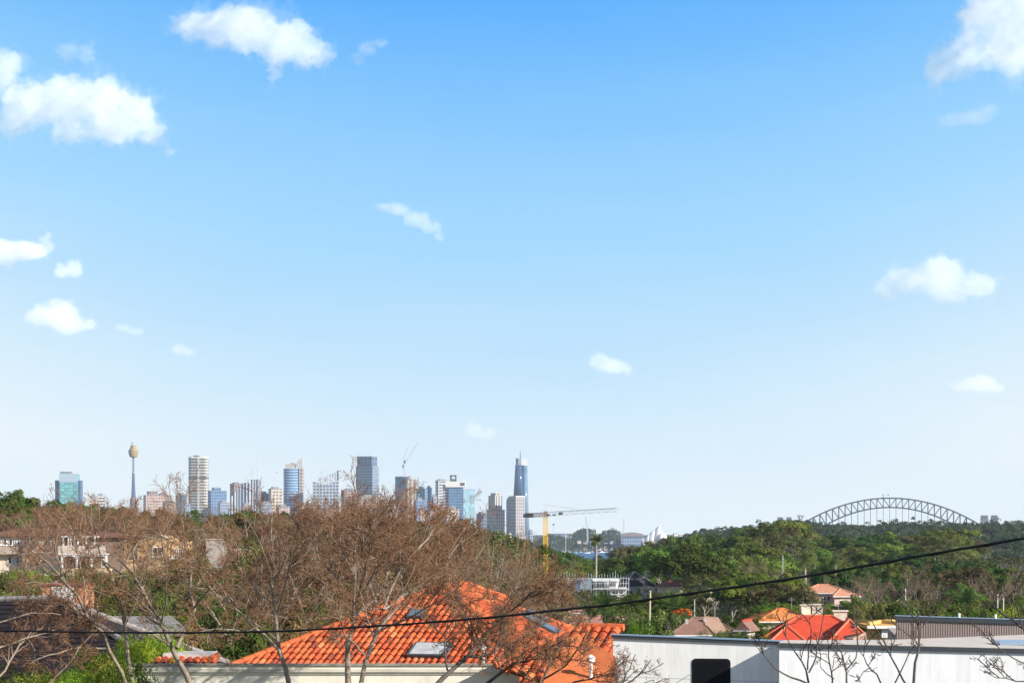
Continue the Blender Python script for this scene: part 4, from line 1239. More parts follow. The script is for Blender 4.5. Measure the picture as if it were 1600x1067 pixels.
def valley_houses():
    # red hipped roof with white vents
    t, H = house('brick_house', 'house with a bright red hipped tile roof and white vents behind the white wall', 1278, 250, 1003, 12.0, 8.5, 3, 2.6, -4, WHITE, T_RED, chim=[(.3, 2.2, 3.7, .55, CREAMW), (2.8, 2.8, 3.0, .7, CREAMW)], cap=mat('ridge_red', (0.62, 0.13, 0.06), .8))
    for s, (u, w, rr) in enumerate(((-3.2, 4.0, 1.7), (3.3, 4.8, 2.35))):
        q = MB()
        zr = H + rr
        q.add([(u - w / 2, -6.4, H + .03), (u + w / 2, -6.4, H + .03), (u, -4.2, zr), (u, .2, zr), (u - w / 2, -1.0, H + .03), (u + w / 2, -1.0, H + .03)],
              [(0, 1, 2), (1, 5, 3, 2), (4, 0, 2, 3)])
        p = q.build('front_hip_roof', T_RED, t)
        c = MB()
        for a, b in (((u - w / 2, -6.4, H + .06), (u, -4.2, zr + .04)), ((u + w / 2, -6.4, H + .06), (u, -4.2, zr + .04)), ((u, -4.2, zr + .04), (u, .2, zr + .04))): c.tube(a, b, .12)
        c.build('ridge_cap', mat('ridge_red_light', (0.66, 0.20, 0.10), .8), p)
        MB().box(u - w / 2 + .3, u + w / 2 - .3, -6.1, -4.0, -.2, H).build('front_wall', WHITE, t)
    for (u, v, zz) in ((3.9, -5.0, 1.6), (5.4, -3.2, .95), (5.9, -3.0, .95)):
        MB().tube((u, v, H + zz - .5), (u, v, H + zz), .07).lathe([(.1, H + zz), (.2, H + zz + .1), (.12, H + zz + .3), (.02, H + zz + .4)], 10, u, v).build('roof_vent', WHITE, t)
    # brown and tan roofs
    t, H = house('house', 'low house with brown hip roof and tan roof strip left of the red roof', 1102, 280, 991, 7.6, 5.4, 3, 1.85, 3, CREAMW, T_BROWN, chim=[(-2.0, -1.0, 1.6, .16, CONC), (.2, -.8, 1.8, .15, CONC)])
    sl = lambda u, f: (u, -3.15 + 3.15 * f, H + 1.85 * f)
    pts = [sl(1.0, 0), sl(2.7, 0), sl(1.9, .98), sl(.35, 1.06), sl(.1, .55), sl(.5, .42)]
    pts = [Vector(p) for p in pts]
    mesh_obj('tan_roof', [tuple(p + Vector((0, -.06, .12))) for p in pts] + [tuple(p) for p in pts], [tuple(range(6)), tuple(range(11, 5, -1))] + [((i + 1) % 6, i, 6 + i, 6 + (i + 1) % 6) for i in range(6)], T_TAN, t)
    house('house', 'little cream gable end with red barge boards at the right of the brown roofs', 1161, 276, 984, 1.1, 3, 3, 1.05, -22, CREAMW, T_BROWN, ridge='y', gable=True, cap=T_RED)
    house('house', 'orange tiled roof with square cream chimney behind the red hipped roof', 1230, 300, 970, 6.8, 6, 3, 1.45, 8, CREAMW, T_ORANGE, chim=[(2.7, -1.6, 1.9, .62, CREAMW)])
    house('villa', 'pink two storey villa with a salmon hip roof against the dark trees', 1288, 450, 926, 9.0, 7, 6, 1.5, -5, PINKW, T_SALMON,
          wins=[(-.2, .35, 2.2, .6, 0), (.5, 1.05, 2.2, .6, 0), (1.15, 1.7, 2.2, .6, 0), (-3.2, -2.2, 2.0, .7, 1), (2.6, 3.5, 2.0, .7, 1), (-.2, 1.7, 4.6, 3.2, 3)])
    house('house', 'lower pink wing with a salmon roof right of the pink villa', 1322, 448, 931, 4.6, 6, 4, 1.3, 12, PINKW, T_SALMON, wins=[(-1.2, -.3, 2.0, .7, 1)])
    t, H = house('house', 'cream house under a large dark slate hip roof beside the scaffolded white house', 1001, 600, 916, 8.0, 9, 4, 3.7, 18, CREAMW, T_SLATE, wins=[(-1.2, .0, 1.6, .5, 2), (.8, 2.0, 1.6, .5, 2)], cap=mat('ridge_pale', (.45, .42, .4), .7), chim=[(3.6, 1.0, 3.6, .35, WHITE)])
    house('house', 'house with a faded pinkish roof half hidden right of the dark slate roof', 1046, 590, 917, 6.2, 7, 4, 2.1, -8, CREAMW, T_PINKT)
    house('house', 'low dark grey roof among trees right of the faded pinkish roof', 1098, 570, 918, 8.0, 7, 4, 1.4, 0, CREAMW, T_SLATE)
    house('house', 'long low pinkish tiled roof with white fascia behind the garden palms', 925, 325, 979, 12.5, 8, 3, 1.35, 3, CREAMW, T_PINKT)
    t, H = house('house', 'yellow sandstone block behind the garden palms', 975, 345, 966, 3.2, 4, 3, .3, 0, SANDST, T_PINKT, wins=[(-.5, .2, 1.0, .35, 0)])
    t, H = house('outbuilding', 'ochre rendered wall with a white air conditioner by the left end of the ribbed shed', 1384, 118, 976, 1.0, 3, 3, .05, 0, OCHRE, OCHRE, cat='building')
    MB().box(-.25, .12, -1.85, -1.52, H - .62, H - .2).build('air_conditioner', WHITE, t)
    t, H = house('house', 'small white house with one dark window left of the dark wooded hollow', 1408, 350, 947, 2.6, 4, 3, .8, 0, WHITE, T_TAN, wins=[(.0, .8, 1.3, .4, 1)])
    house('house', 'white fronted cottage with yellow door glimpsed right of the red hipped roof', 1358, 240, 999, 2.6, 5, 3, .5, 0, WHITE, T_TAN, wins=[(-.9, -.4, 1.0, .3, 0)])
    house('house', 'low cream wall and flat roof left of the long pinkish tiled roof', 885, 350, 957, 5, 5, 3, .35, 0, CREAMW, T_TAN)
    # scaffolded building site
    d = 560; k = d / FOC
    t = thing('unfinished_house', 'white concrete house under construction behind scaffolding near the crane', 'building', (X(930, d), d, ground(X(930, d), d)), 0)
    z = lambda py: Z(py, d) - t.location.z
    MB().box(-4 * k, 38 * k, 0, 8, z(908), z(904.5)).build('roof_slab', WHITE, t)
    MB().box(-2 * k, 50 * k, -1.2, 8, z(922), z(918.5)).build('floor_slab', WHITE, t)
    MB().box(0 * k, 50 * k, -1.0, 8, 0, z(936)).build('base_wall', WHITE, t)
    MB().box(0 * k, 37 * k, 3, 7, z(918.4), z(908.1)).build('upper_wall', WHITE, t)
    MB().box(0 * k, 49 * k, 2.5, 7, z(935.9), z(922.1)).build('lower_wall', CONC, t)
    for x in (0, 16, 19, 35):
        MB().box(x * k, (x + 2.2) * k, -.3, 0.0, z(918.3), z(908.1)).build('column', WHITE, t)
    for x in (0, 12, 24, 36, 47):
        MB().box(x * k, (x + 1.8) * k, -1.1, -.8, z(935.8), z(922.1)).build('column', WHITE, t)
    for x0, x1 in ((3, 15), (22, 34)): window(t, x0 * k, x1 * k, z(917.5), z(909.5), 3, None, 1, pane=CURT)
    for x0, x1 in ((3, 11), (14, 23), (26, 35), (38, 46)): window(t, x0 * k, x1 * k, z(931), z(924), 2.5, None, 2)
    for x0, x1 in ((3, 20), (24, 45)):
        MB().box(x0 * k, x1 * k, -1.15, -1.05, z(929), z(927.6)).build('balustrade', WHITE, t)
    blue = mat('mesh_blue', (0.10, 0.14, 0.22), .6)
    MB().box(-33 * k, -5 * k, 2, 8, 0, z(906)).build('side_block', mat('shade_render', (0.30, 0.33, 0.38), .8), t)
    MB().box(-35 * k, -32.6 * k, .6, 7, 0, z(908)).build('wing_wall', WHITE, t)
    MB().box(-52 * k, -35.2 * k, 1, 7, 0, z(905)).build('left_wing', WHITE, t)
    window(t, -47 * k, -43 * k, z(913), z(908), 1, None, 1)
    s = thing('scaffolding', 'grey scaffold poles and planks round the unfinished white house', 'scaffolding', (X(930, d), d - 2, t.location.z), 0)
    i = 0; rnd = random.Random(3)
    q = MB(); ql = MB()
    for px in np.arange(-74, 54, 4.2):
        zt = z(893 + rnd.uniform(-2, 5)) if px < 42 else z(900)
        for y in (0, 1.2): q.tube((px * k, y, 0), (px * k + rnd.uniform(-.05, .05), y, zt - y), .055, None, 4)
    q.build('standards', pale_metal, s)
    for py in (903, 911, 919.5, 928):
        for y in (0, 1.2): ql.tube((-74 * k, y, z(py)), (53 * k, y, z(py)), .05, None, 4)
    ql.build('ledgers', pale_metal, s)
    for py in (911.6, 920):
        MB().box(-60 * k, 50 * k, .1, 1.1, z(py), z(py) + .06).build('plank', T_TAN, s)
    MB().box(-33 * k, -6 * k, -.12, -.06, z(919), z(903)).build('debris_net', mat('net_grey_blue', (0.22, 0.28, 0.33), .8), s)
    MB().box(-33 * k, -24 * k, -.2, -.14, z(932), z(906)).build('debris_net', blue, s)

    # yellow tower crane
    d = 600; k = d / FOC
    yel = mat('crane_yellow', (0.85, 0.50, 0.015), .5, var=.1, scale=2)
    g = ground(X(852.5, d), d)
    c = thing('tower_crane', 'yellow lattice tower crane with a long jib reaching right over the valley', 'crane', (X(852.5, d), d, g), 0)
    zz = lambda py: Z(py, d) - g
    lattice((0, 0, 0), (0, 0, zz(805)), 6.4 * k, 26, .11, 'mast', c, yel)
    lattice((0, 0, zz(805)), (0, 0, zz(798)), 5 * k, 3, .09, 'slewing_tower', c, mat('crane_rust', (0.35, 0.16, 0.04), .7))
    def rel(px, py, dd):
        p = P(px, py, dd); return (p.x - c.location.x, p.y - c.location.y, p.z - g)
    lattice((0, 0, zz(804)), rel(965, 796.5, 565), .75, 18, .022, 'jib', c, mat('jib_olive', (0.30, 0.28, 0.14), .6))
    MB().tube((0, -.2, zz(800)), rel(963, 793.5, 565), .07, None, 4).build('jib_top_chord', pale_metal, c)
    lattice((0, 0, zz(803.5)), rel(823, 805, 610), 1.0, 10, .07, 'counter_jib', c, mat('crane_brown', (0.12, 0.09, 0.05), .7))
    r = rel(826, 804, 609)
    MB().box(r[0] - 1.4, r[0] + 1.2, r[1] - .8, r[1] + .8, r[2] - .7, r[2] + .3).build('counterweight', DARKG, c)
    MB().box(.3, 1.1, -1.1, -.4, zz(806), zz(803)).build('cab', DARKG, c)
    for x, yt in ((-.18, 786.5), (.28, 788)): MB().tube((x, 0, zz(798)), (x * 1.6, 0, zz(yt)), .06, .03, 5).build('apex_post', pale_metal, c)
    MB().tube((.25, 0, zz(789)), rel(905, 795.3, 585), .035, None, 4).build('pendant', pale_metal, c)
    r = rel(876, 801.5, 592)
    MB().box(r[0] - .5, r[0] + .5, r[1] - .4, r[1] + .4, r[2] - .4, r[2] + .25).build('trolley', DARKG, c)
    r = rel(866, 804, 596)
    MB().box(r[0] - .4, r[0] + .4, r[1] - .3, r[1] + .3, r[2] - .2, r[2] + .15).build('hoist_block', DARKG, c)
valley_houses()

def left_houses():
    # white colonnaded house
    d = 260; k = d / FOC
    gx = X(85, d); g = ground(gx, d)
    t = thing('mansion', 'white two storey mansion with arched verandas and small paned windows on the left slope', 'house', (X(0, d), d, g), 0)
    z = lambda py: Z(py, d) - g
    wallm = mat('mansion_wall', (0.74, 0.62, 0.48), .85, var=.2, scale=.8)
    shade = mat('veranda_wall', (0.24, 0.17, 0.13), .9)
    MROOF = tiled('mansion_tiles', (0.15, 0.075, 0.05), (0.26, 0.13, 0.085))
    MB().box(-60 * k, 92 * k, 1.6, 9, 0, z(838)).build('wall', wallm, t)
    MB().box(92 * k + .01, 186 * k, 2.4, 9, 0, z(840)).build('back_wall', shade, t)
    q, caps = hip_roof(118 * k, 7.4, 0, .8, .5)
    ro = q.xf(Matrix.Translation((33 * k, 5.3, z(838) + .2))).build('roof', MROOF, t)
    q, caps = hip_roof(100 * k, 6.6, 0, .6, .5)
    q.xf(Matrix.Translation((138 * k, 5.7, z(840) + .2))).build('roof', MROOF, t)
    MB().box(32 * k, 52 * k, .6, 1.55, 0, z(842)).build('pier', mat('pier_stone', (0.22, 0.17, 0.14), .9, var=.2), t)
    for x0, x1 in ((0, 6), (9, 15), (17.5, 21), (22.5, 26), (27.5, 31)): window(t, x0 * k, x1 * k, z(852), z(841), 1.6, WHITE, 0, fw=.07)
    for x0, x1 in ((7, 14), (15.5, 19), (20, 26), (27.5, 31), (44.0, 49)): window(t, x0 * k, x1 * k, z(882), z(869), 1.6, WHITE, 0, fw=.09)
    for x0, x1 in ((-20, -10), (-6, -2), (54, 58), (62, 66)): window(t, x0 * k, x1 * k, z(852), z(842), 1.6, WHITE, 1)
    MB().box(-30 * k, 31 * k, .9, 1.55, z(866), z(853.5)).build('spandrel', mat('shingle', (0.42, 0.34, 0.27), .9, var=.2), t)
    # upper veranda: posts, rail; lower veranda: arches
    MB().box(92 * k, 166 * k, -.5, 2.35, z(866.5), z(864.5)).build('veranda_floor', WHITE, t)
    MB().box(92 * k, 150 * k, -.5, 2.35, z(839), z(837.3)).build('veranda_roof', WHITE, t)
    MB().box(92 * k, 166 * k, -.5, -.4, z(864.4), z(852)).build('shingled_balustrade', mat('shingle_pale', (0.60, 0.50, 0.42), .9, var=.25, scale=6), t)
    for px in (100, 108, 112, 117, 122.5, 136, 149): MB().box((px - 1.1) * k, (px + 1.1) * k, -.45, -.25, z(851.9), z(839.1)).build('upper_post', WHITE, t)
    for i, (a, b) in enumerate(((98, 121), (121, 144), (144, 168))):
        n = 10; zt, zs = z(867), z(875)
        q = MB()
        x0, x1 = (a + 1.3) * k, (b - 1.3) * k
        pts = [(x0 + (x1 - x0) * j / n, zs + (z(868.2) - zs) * math.sqrt(max(0, 1 - (2 * j / n - 1) ** 2)) ** .8) for j in range(n + 1)]
        for j in range(n):
            (ax, az), (bx, bz) = pts[j], pts[j + 1]
            q.slab([(ax, az), (bx, bz), (bx, zt), (ax, zt)], -.45, -.25)
        q.build('arch', WHITE, t)
    for px in (98, 121, 144, 167): MB().box((px - 1.3) * k, (px + 1.3) * k, -.5, -.2, z(888), z(867)).build('lower_post', WHITE, t)
    MB().box(94 * k, 170 * k, -.6, 2.3, 0, z(888.1)).build('terrace', mat('terrace_stone', (0.58, 0.45, 0.28), .9, var=.2), t)
    for px in (104, 128, 152): window(t, px * k, (px + 6) * k, z(886), z(873), 2.4, WHITE, 1)
    # sandstone house
    d = 240; k = d / FOC
    g = ground(X(240, d), d)
    t = thing('sandstone_house', 'honey coloured sandstone house with two white framed windows and a stepped parapet', 'house', (X(190, d), d, g), 0)
    z = lambda py: Z(py, d) - g
    MB().slab([(4 * k, 0), (74 * k, 0), (74 * k, z(842)), (66 * k, z(839)), (62 * k, z(836)), (58 * k, z(839)), (40 * k, z(843)), (18 * k, z(846)), (4 * k, z(846))], 0, 7).build('wall', SANDST, t)
    MB().box(74 * k + .01, 96 * k, .8, 7, 0, z(846)).build('side_wing', SANDST, t)
    cop = mat('stone_coping', (.66, .56, .44), .8)
    q = MB()
    for a, b in (((3, 846), (18, 846)), ((18, 846), (40, 843)), ((40, 843), (58, 839)), ((58, 839), (62, 836)), ((62, 836), (66, 839)), ((66, 839), (75, 842))):
        q.tube((a[0] * k, -.05, z(a[1]) + .06), (b[0] * k, -.05, z(b[1]) + .06), .1, None, 5)
    q.build('coping', cop, t)
    for a, b in ((12, 25), (48, 64)):
        MB().box((a - 2.5) * k, (b + 2.5) * k, -.12, 0.02, z(871.5), z(869)).build('window_sill', cop, t)
        window(t, a * k, b * k, z(868.8), z(854), 0, WHITE, 1, fw=.09)
    window(t, 22 * k, 42 * k, z(899), z(891), 0, DARKG, 1)
    for i in range(6):
        MB().box((77 + i * 3.2) * k, (78.2 + i * 3.2) * k, .6, .75, z(871), z(858)).build('baluster', WHITE, t)
    MB().box(76 * k, 96 * k, .55, .8, z(858) + .003, z(857)).build('handrail', WHITE, t)
    MB().box(76 * k, 97 * k, -.6, .79, z(873), z(871.1)).build('balcony_floor', WHITE, t)
    # grey blind gable wall and trimmed gable
    d = 270; k = d / FOC; g = ground(X(340, d), d)
    t = thing('house', 'tall blank grey rendered wall of a house among bare trees', 'house', (X(322, d), d, g), 0)
    z = lambda py: Z(py, d) - g
    MB().box(0, 31 * k, 0, 6, 0, z(843)).build('wall', mat('grey_render', (0.42, 0.37, 0.33), .9, var=.1), t)
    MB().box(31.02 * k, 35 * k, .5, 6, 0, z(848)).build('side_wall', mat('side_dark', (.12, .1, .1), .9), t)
    MB().box(-.1, 31.5 * k, -.1, 6.1, z(843) + .003, z(842)).build('parapet', cop, t)
    t, H = house('house', 'small white trimmed gable house with dark shingles below the blank grey wall', 366, 230, 884, 2.3, 5, 3, 1.5, -20, mat('dark_shingle', (.20, .17, .15), .9, var=.2), T_PINKT, wins=[(-.3, .3, 1.3, .3, 1)], ridge='y', gable=True, cap=WHITE)
    MB().box(-.7, .7, -2.75, -2.52, H - 1.5, H - 1.38).build('window_hood', WHITE, t)
    # orange brick outbuilding with white panel
    d = 130; k = d / FOC; g = ground(X(100, d), d)
    t = thing('brick_outbuilding', 'orange brick outbuilding with a large white door panel behind the dark roof', 'building', (X(66, d), d, g), 0)
    z = lambda py: Z(py, d) - g
    MB().box(0, 66 * k, 0, 3, 0, z(914)).build('wall', BRICKO, t)
    MB().box(-.08, 67 * k, -.15, 3.1, z(914) + .003, z(911.5)).build('roof_edge', mat('edge_maroon', (.28, .09, .06), .8), t)
    MB().box(15 * k, 49 * k, -.06, .02, z(940), z(915.5)).build('door_panel', WHITE, t)
left_houses()

# ------------------------------------------------------------------ near roofs
TILE = [mat('clay_tile_orange', (0.55, 0.125, 0.04), .75, var=.25, scale=5), mat('clay_tile_deep', (0.47, 0.085, 0.03), .8, var=.25, scale=5),
        mat('clay_tile_light', (0.60, 0.19, 0.07), .75, var=.2, scale=5), mat('clay_tile_dark', (0.26, 0.06, 0.03), .85, var=.3, scale=5)]
UNDER = mat('roof_underlay', (0.24, 0.07, 0.035), .9)
def tile_face(parent, poly, e, s, seed, col=.21, row=.36, mats=TILE, weights=(.46, .32, .10, .12)):
    """barrel tiles laid over a planar polygon; e along the eave, s up the slope (unit vectors)"""
    rng = np.random.default_rng(seed)
    e, s = Vector(e).normalized(), Vector(s).normalized()
    n = e.cross(s).normalized()
    if n.z < 0: n = -n
    o = Vector(poly[0])
    uv = [((Vector(p) - o).dot(e), (Vector(p) - o).dot(s)) for p in poly]
    us = [a for a, b in uv]; vs = [b for a, b in uv]
    def inside(a, b):
        c = False; j = len(uv) - 1
        for i in range(len(uv)):
            if (uv[i][1] > b) != (uv[j][1] > b) and a < (uv[j][0] - uv[i][0]) * (b - uv[i][1]) / (uv[j][1] - uv[i][1]) + uv[i][0]: c = not c
            j = i
        return c
    V, F, M = [], [], []
    K = 6
    prof_ = [(-.5, 0), (-.42, .035), (-.2, .085), (.08, .09), (.30, .05), (.40, .0), (.5, -.005)]
    a = min(us)
    iu = 0
    while a < max(us):
        b = min(vs); 
        while b < max(vs):
            if inside(a + col / 2, b + row / 2):
                pc = o + e * a + s * b
                soot = .5 + .5 * math.sin(pc.x * 1.9 + 1.3 * math.sin(pc.y * 1.1)) * math.sin(pc.z * 4.1 + pc.y * .7)
                w_ = np.array(weights) * np.array([1, .6 + soot, 1.3 - soot, .3 + 2.2 * soot ** 2]); w_ /= w_.sum()
                k = rng.choice(len(mats), p=w_)
                b0 = len(V)
                jx = rng.normal() * .006; jz = rng.normal() * .006
                for (vv, lift) in ((b - .03, .035), (b + row, .0)):
                    for (pu, ph) in prof_:
                        p = o + e * (a + col / 2 + pu * col + jx) + s * vv + n * (ph + lift + .02 + jz)
                        V.append(tuple(p))
                m = len(prof_)
                for i in range(m - 1):
                    F.append((b0 + i, b0 + i + 1, b0 + m + i + 1, b0 + m + i)); M.append(k)
                # front lip
                lip = len(V)
                for (pu, ph) in prof_:
                    V.append(tuple(o + e * (a + col / 2 + pu * col + jx) + s * (b - .03) + n * (ph - .0)))
                for i in range(m - 1):
                    F.append((lip + i, lip + i + 1, b0 + i + 1, b0 + i)); M.append(k)
            b += row
        a += col
    tl = mesh_obj('roof_tiles', V, F, mats, parent, False, M)
    mesh_obj('roof_deck', [tuple(Vector(p) - n * .02) for p in poly], [tuple(range(len(poly)))], UNDER, parent)
    return tl
def ridge_caps(parent, a, b, r=.11, L=.38, m=None):
    a, b = Vector(a), Vector(b); d = (b - a); N = max(1, int(d.length / L))
    q = MB()
    for i in range(N):
        q.tube(a + d * (i / N), a + d * ((i + 1.12) / N), r * 1.12, r * .95, 8)
    return q.build('ridge_cap', m or TILE[0], parent)

def big_roof():
    ph = math.radians(20); tp = .48
    E = Vector((math.cos(ph), -math.sin(ph), 0)); Hh = Vector((math.sin(ph), math.cos(ph), 0))
    up_front = (Hh + Vector((0, 0, tp))).normalized()
    up_right = (-E + Vector((0, 0, tp))).normalized()
    up_left = (E + Vector((0, 0, tp))).normalized()
    t = thing('tiled_roof_house', 'house with a big hipped roof of orange barrel tiles and skylights in the centre foreground', 'house', (0, 0, 0))
    T1 = P(693, 917, 74); T2 = T1 + Hh * 1.9
    W = 6.4; dz = Vector((0, 0, -tp * W))
    cFR = T1 + E * W - Hh * W + dz; cFL = T1 - E * W - Hh * W + dz
    cBR = T2 + E * W + Hh * W + dz; cBL = T2 - E * W + Hh * W + dz
    tile_face(t, [cFL, cFR, T1], E, up_front, 1)
    KK = T2 + (E + Hh + Vector((0, 0, -tp))) * 1.0
    tile_face(t, [cFR, KK, T2, T1], Hh, up_right, 2)
    mesh_obj('back_slope', [KK, cBL, T2], [(0, 1, 2)], UNDER, t); mesh_obj('left_slope', [cBL, cFL, T1, T2], [(0, 1, 2, 3)], TILE[1], t)
    for a, b in ((cFL, T1), (cFR, T1), (KK, T2), (T1, T2)): ridge_caps(t, Vector(a) + Vector((0, 0, .06)), Vector(b) + Vector((0, 0, .06)))
    # second pyramid to the right
    A1 = P(786, 946.5, 76.5); W2 = 5.6; dz2 = Vector((0, 0, -tp * W2))
    A2 = A1 + Hh * .1
    fR = A1 + E * W2 - Hh * W2 + dz2; fL = A1 - E * W2 - Hh * W2 + dz2; bR = A1 + E * W2 + Hh * W2 + dz2
    tile_face(t, [fL, fR, A1], E, up_front, 3)
    tile_face(t, [fR, bR, A1], Hh, up_right, 4)
    for a, b in ((fR, A1), (bR, A1), (fL, A1)): ridge_caps(t, Vector(a) + Vector((0, 0, .06)), Vector(b) + Vector((0, 0, .06)))
    # third, nearer slope at the right with larger looking tiles, and a smooth painted slope below it
    R0 = P(905, 982, 61); R1_ = R0 + E * 1.15; dn = -(Hh + Vector((0, 0, tp)))
    tile_face(t, [R0 - E * 1.6 + dn * 1.9, R1_ + dn * 3.2, R1_, R0], E, up_front, 5, col=.25, row=.36)
    ridge_caps(t, R0 + Vector((0, 0, .05)), R1_ + Vector((0, 0, .05)), .10)
    ridge_caps(t, R0 - E * 1.6 + dn * 1.9 + Vector((0, 0, .05)), R0 + Vector((0, 0, .05)), .09)
    pl = [P(835, 1090, 53.5), P(866, 1004, 55.8), P(905, 990, 56.4), P(962, 1026, 55.0), P(962, 1090, 53.3)]
    mesh_obj('painted_slope', pl + [p - Vector((0, 0, .3)) for p in pl], [(0, 4, 3, 2, 1), (5, 6, 7, 8, 9)] + [(i, (i + 1) % 5, 5 + (i + 1) % 5, 5 + i) for i in range(5)], mat('painted_terracotta', (0.60, 0.17, 0.055), .8, var=.15, scale=1.5, bump=.3, bscale=5), t)
    # skylights
    def sky_(face_o, a, u, up, s0, s1, e0, e1, m, nm='skylight'):
        n = Vector(u).cross(up); n = n if n.z > 0 else -n
        n.normalize()
        pts = [face_o + u * e0 - up * s0, face_o + u * e1 - up * s0, face_o + u * e1 - up * s1, face_o + u * e0 - up * s1]
        base = [p + n * .06 for p in pts]; top = [p + n * .2 for p in pts]
        o = mesh_obj(nm, base + top, [(4, 5, 6, 7), (0, 1, 5, 4), (1, 2, 6, 5), (2, 3, 7, 6), (3, 0, 4, 7)], DARKG, t)
        c = sum((Vector(p) for p in top), Vector()) / 4
        mesh_obj('pane', [c + (Vector(p) - c) * .86 + n * .012 for p in top], [(0, 1, 2, 3)], m, o)
    sg = mat('skylight_glass', (0.13, 0.17, 0.20), .35, spec=.4)
    sky_(A1, 0, Hh, up_right, .75, 2.35, -.9, -.1, sg)
    sky_(A1, 0, Hh, up_right, .65, 1.5, .25, .75, sg)
    sky_(T1, 0, E, up_front, 1.85, 2.35, -.35, .15, sg)
    whs = mat('skylight_glare', (0.5, 0.5, 0.49), .45, var=.2, scale=6)  # glare on the skylight put into its pale pane colour
    sky_(T1, 0, E, up_front, 3.95, 4.75, .55, 1.75, whs)
    # walls below
    MB().prism([tuple((T1 + E * a * 6.4 + Hh * b * 6.4).xy) for a, b in ((-1, -1), (1, -1), (1, 1.3), (-1, 1.3))], 36, T1.z - tp * W + .3).build('wall', CREAMW, t)
    for (px, py, dd, s) in ((923, 1040, 54.2, .12), (790, 1000, 72, .1), (755, 1020, 68, .1)):
        p = P(px, py, dd); MB().tube(p - Vector((0, 0, .5)), p + Vector((0, 0, .12)), .045).lathe([(.09, p.z + .1), (.1, p.z + .2), (.02, p.z + .26)], 10, p.x, p.y).build('vent_pipe', WHITE, t)
    # cream parapet house in front
    d = 60.5; k = d / FOC
    t = thing('parapet_house', 'cream rendered flat house with moulded cornice below the orange tiled roof', 'house', (X(205, d), d, 36), 0)
    z = lambda py: Z(py, d) - 36
    CR = mat('cream_stucco', (0.76, 0.72, 0.60), .85, var=.16, scale=1.3, bump=.2, bscale=3)
    L_ = 607 * k
    MB().box(0, L_, 0, .3, 0, z(1053)).build('wall', CR, t)
    MB().box(.02, L_ - .02, .31, 5, 0, z(1037) - .75).build('rear_block', CONC, t)
    MB().box(-.06, L_ + .06, -.04, .34, z(1053) + .003, z(1049.5)).build('cornice', CR, t)
    MB().box(-.09, L_ + .09, -.09, .39, z(1049.5) + .003, z(1045)).build('cornice', mat('cornice_grey', (.55, .51, .42), .9, var=.2), t)
    MB().box(-.05, L_ + .05, -.03, .33, z(1045) + .003, z(1039.5)).build('parapet', CR, t)
    MB().box(-.1, L_ + .1, -.08, .38, z(1039.5) + .003, z(1037)).build('coping', mat('coping_weathered', (.27, .25, .21), .95, var=.4, scale=3), t)
    # small orange lean-to roof on the left of it
    t2 = thing('small_tiled_roof', 'narrow orange tiled lean-to roof with a whitish sheet at the left end of the cream parapet', 'roof', (0, 0, 0))
    a0, a1 = P(238, 1038, 63), P(334, 1038, 63)
    b0, b1 = a0 + Vector((0, .7, .10)), a1 + Vector((0, .7, .10))
    tile_face(t2, [a0, a1, b1, b0], (1, 0, 0), (b0 - a0), 9)
    ridge_caps(t2, b1 + Vector((-.1, -.6, .0)), b1 + Vector((.0, .0, .1)), .10, .3)
    MB().box(a0.x + .2, a0.x + 1.5, 63.5, 64.9, b0.z - .1, b0.z + .17).build('white_sheet', mat('grey_white_sheet', (.5, .47, .45), .8, var=.3, scale=4), t2)
    MB().prism([(a0.x, 63.02), (a1.x, 63.02), (a1.x, 63.6), (a0.x, 63.6)], 36, a0.z - .1).build('wall', CREAMW, t2)
big_roof()

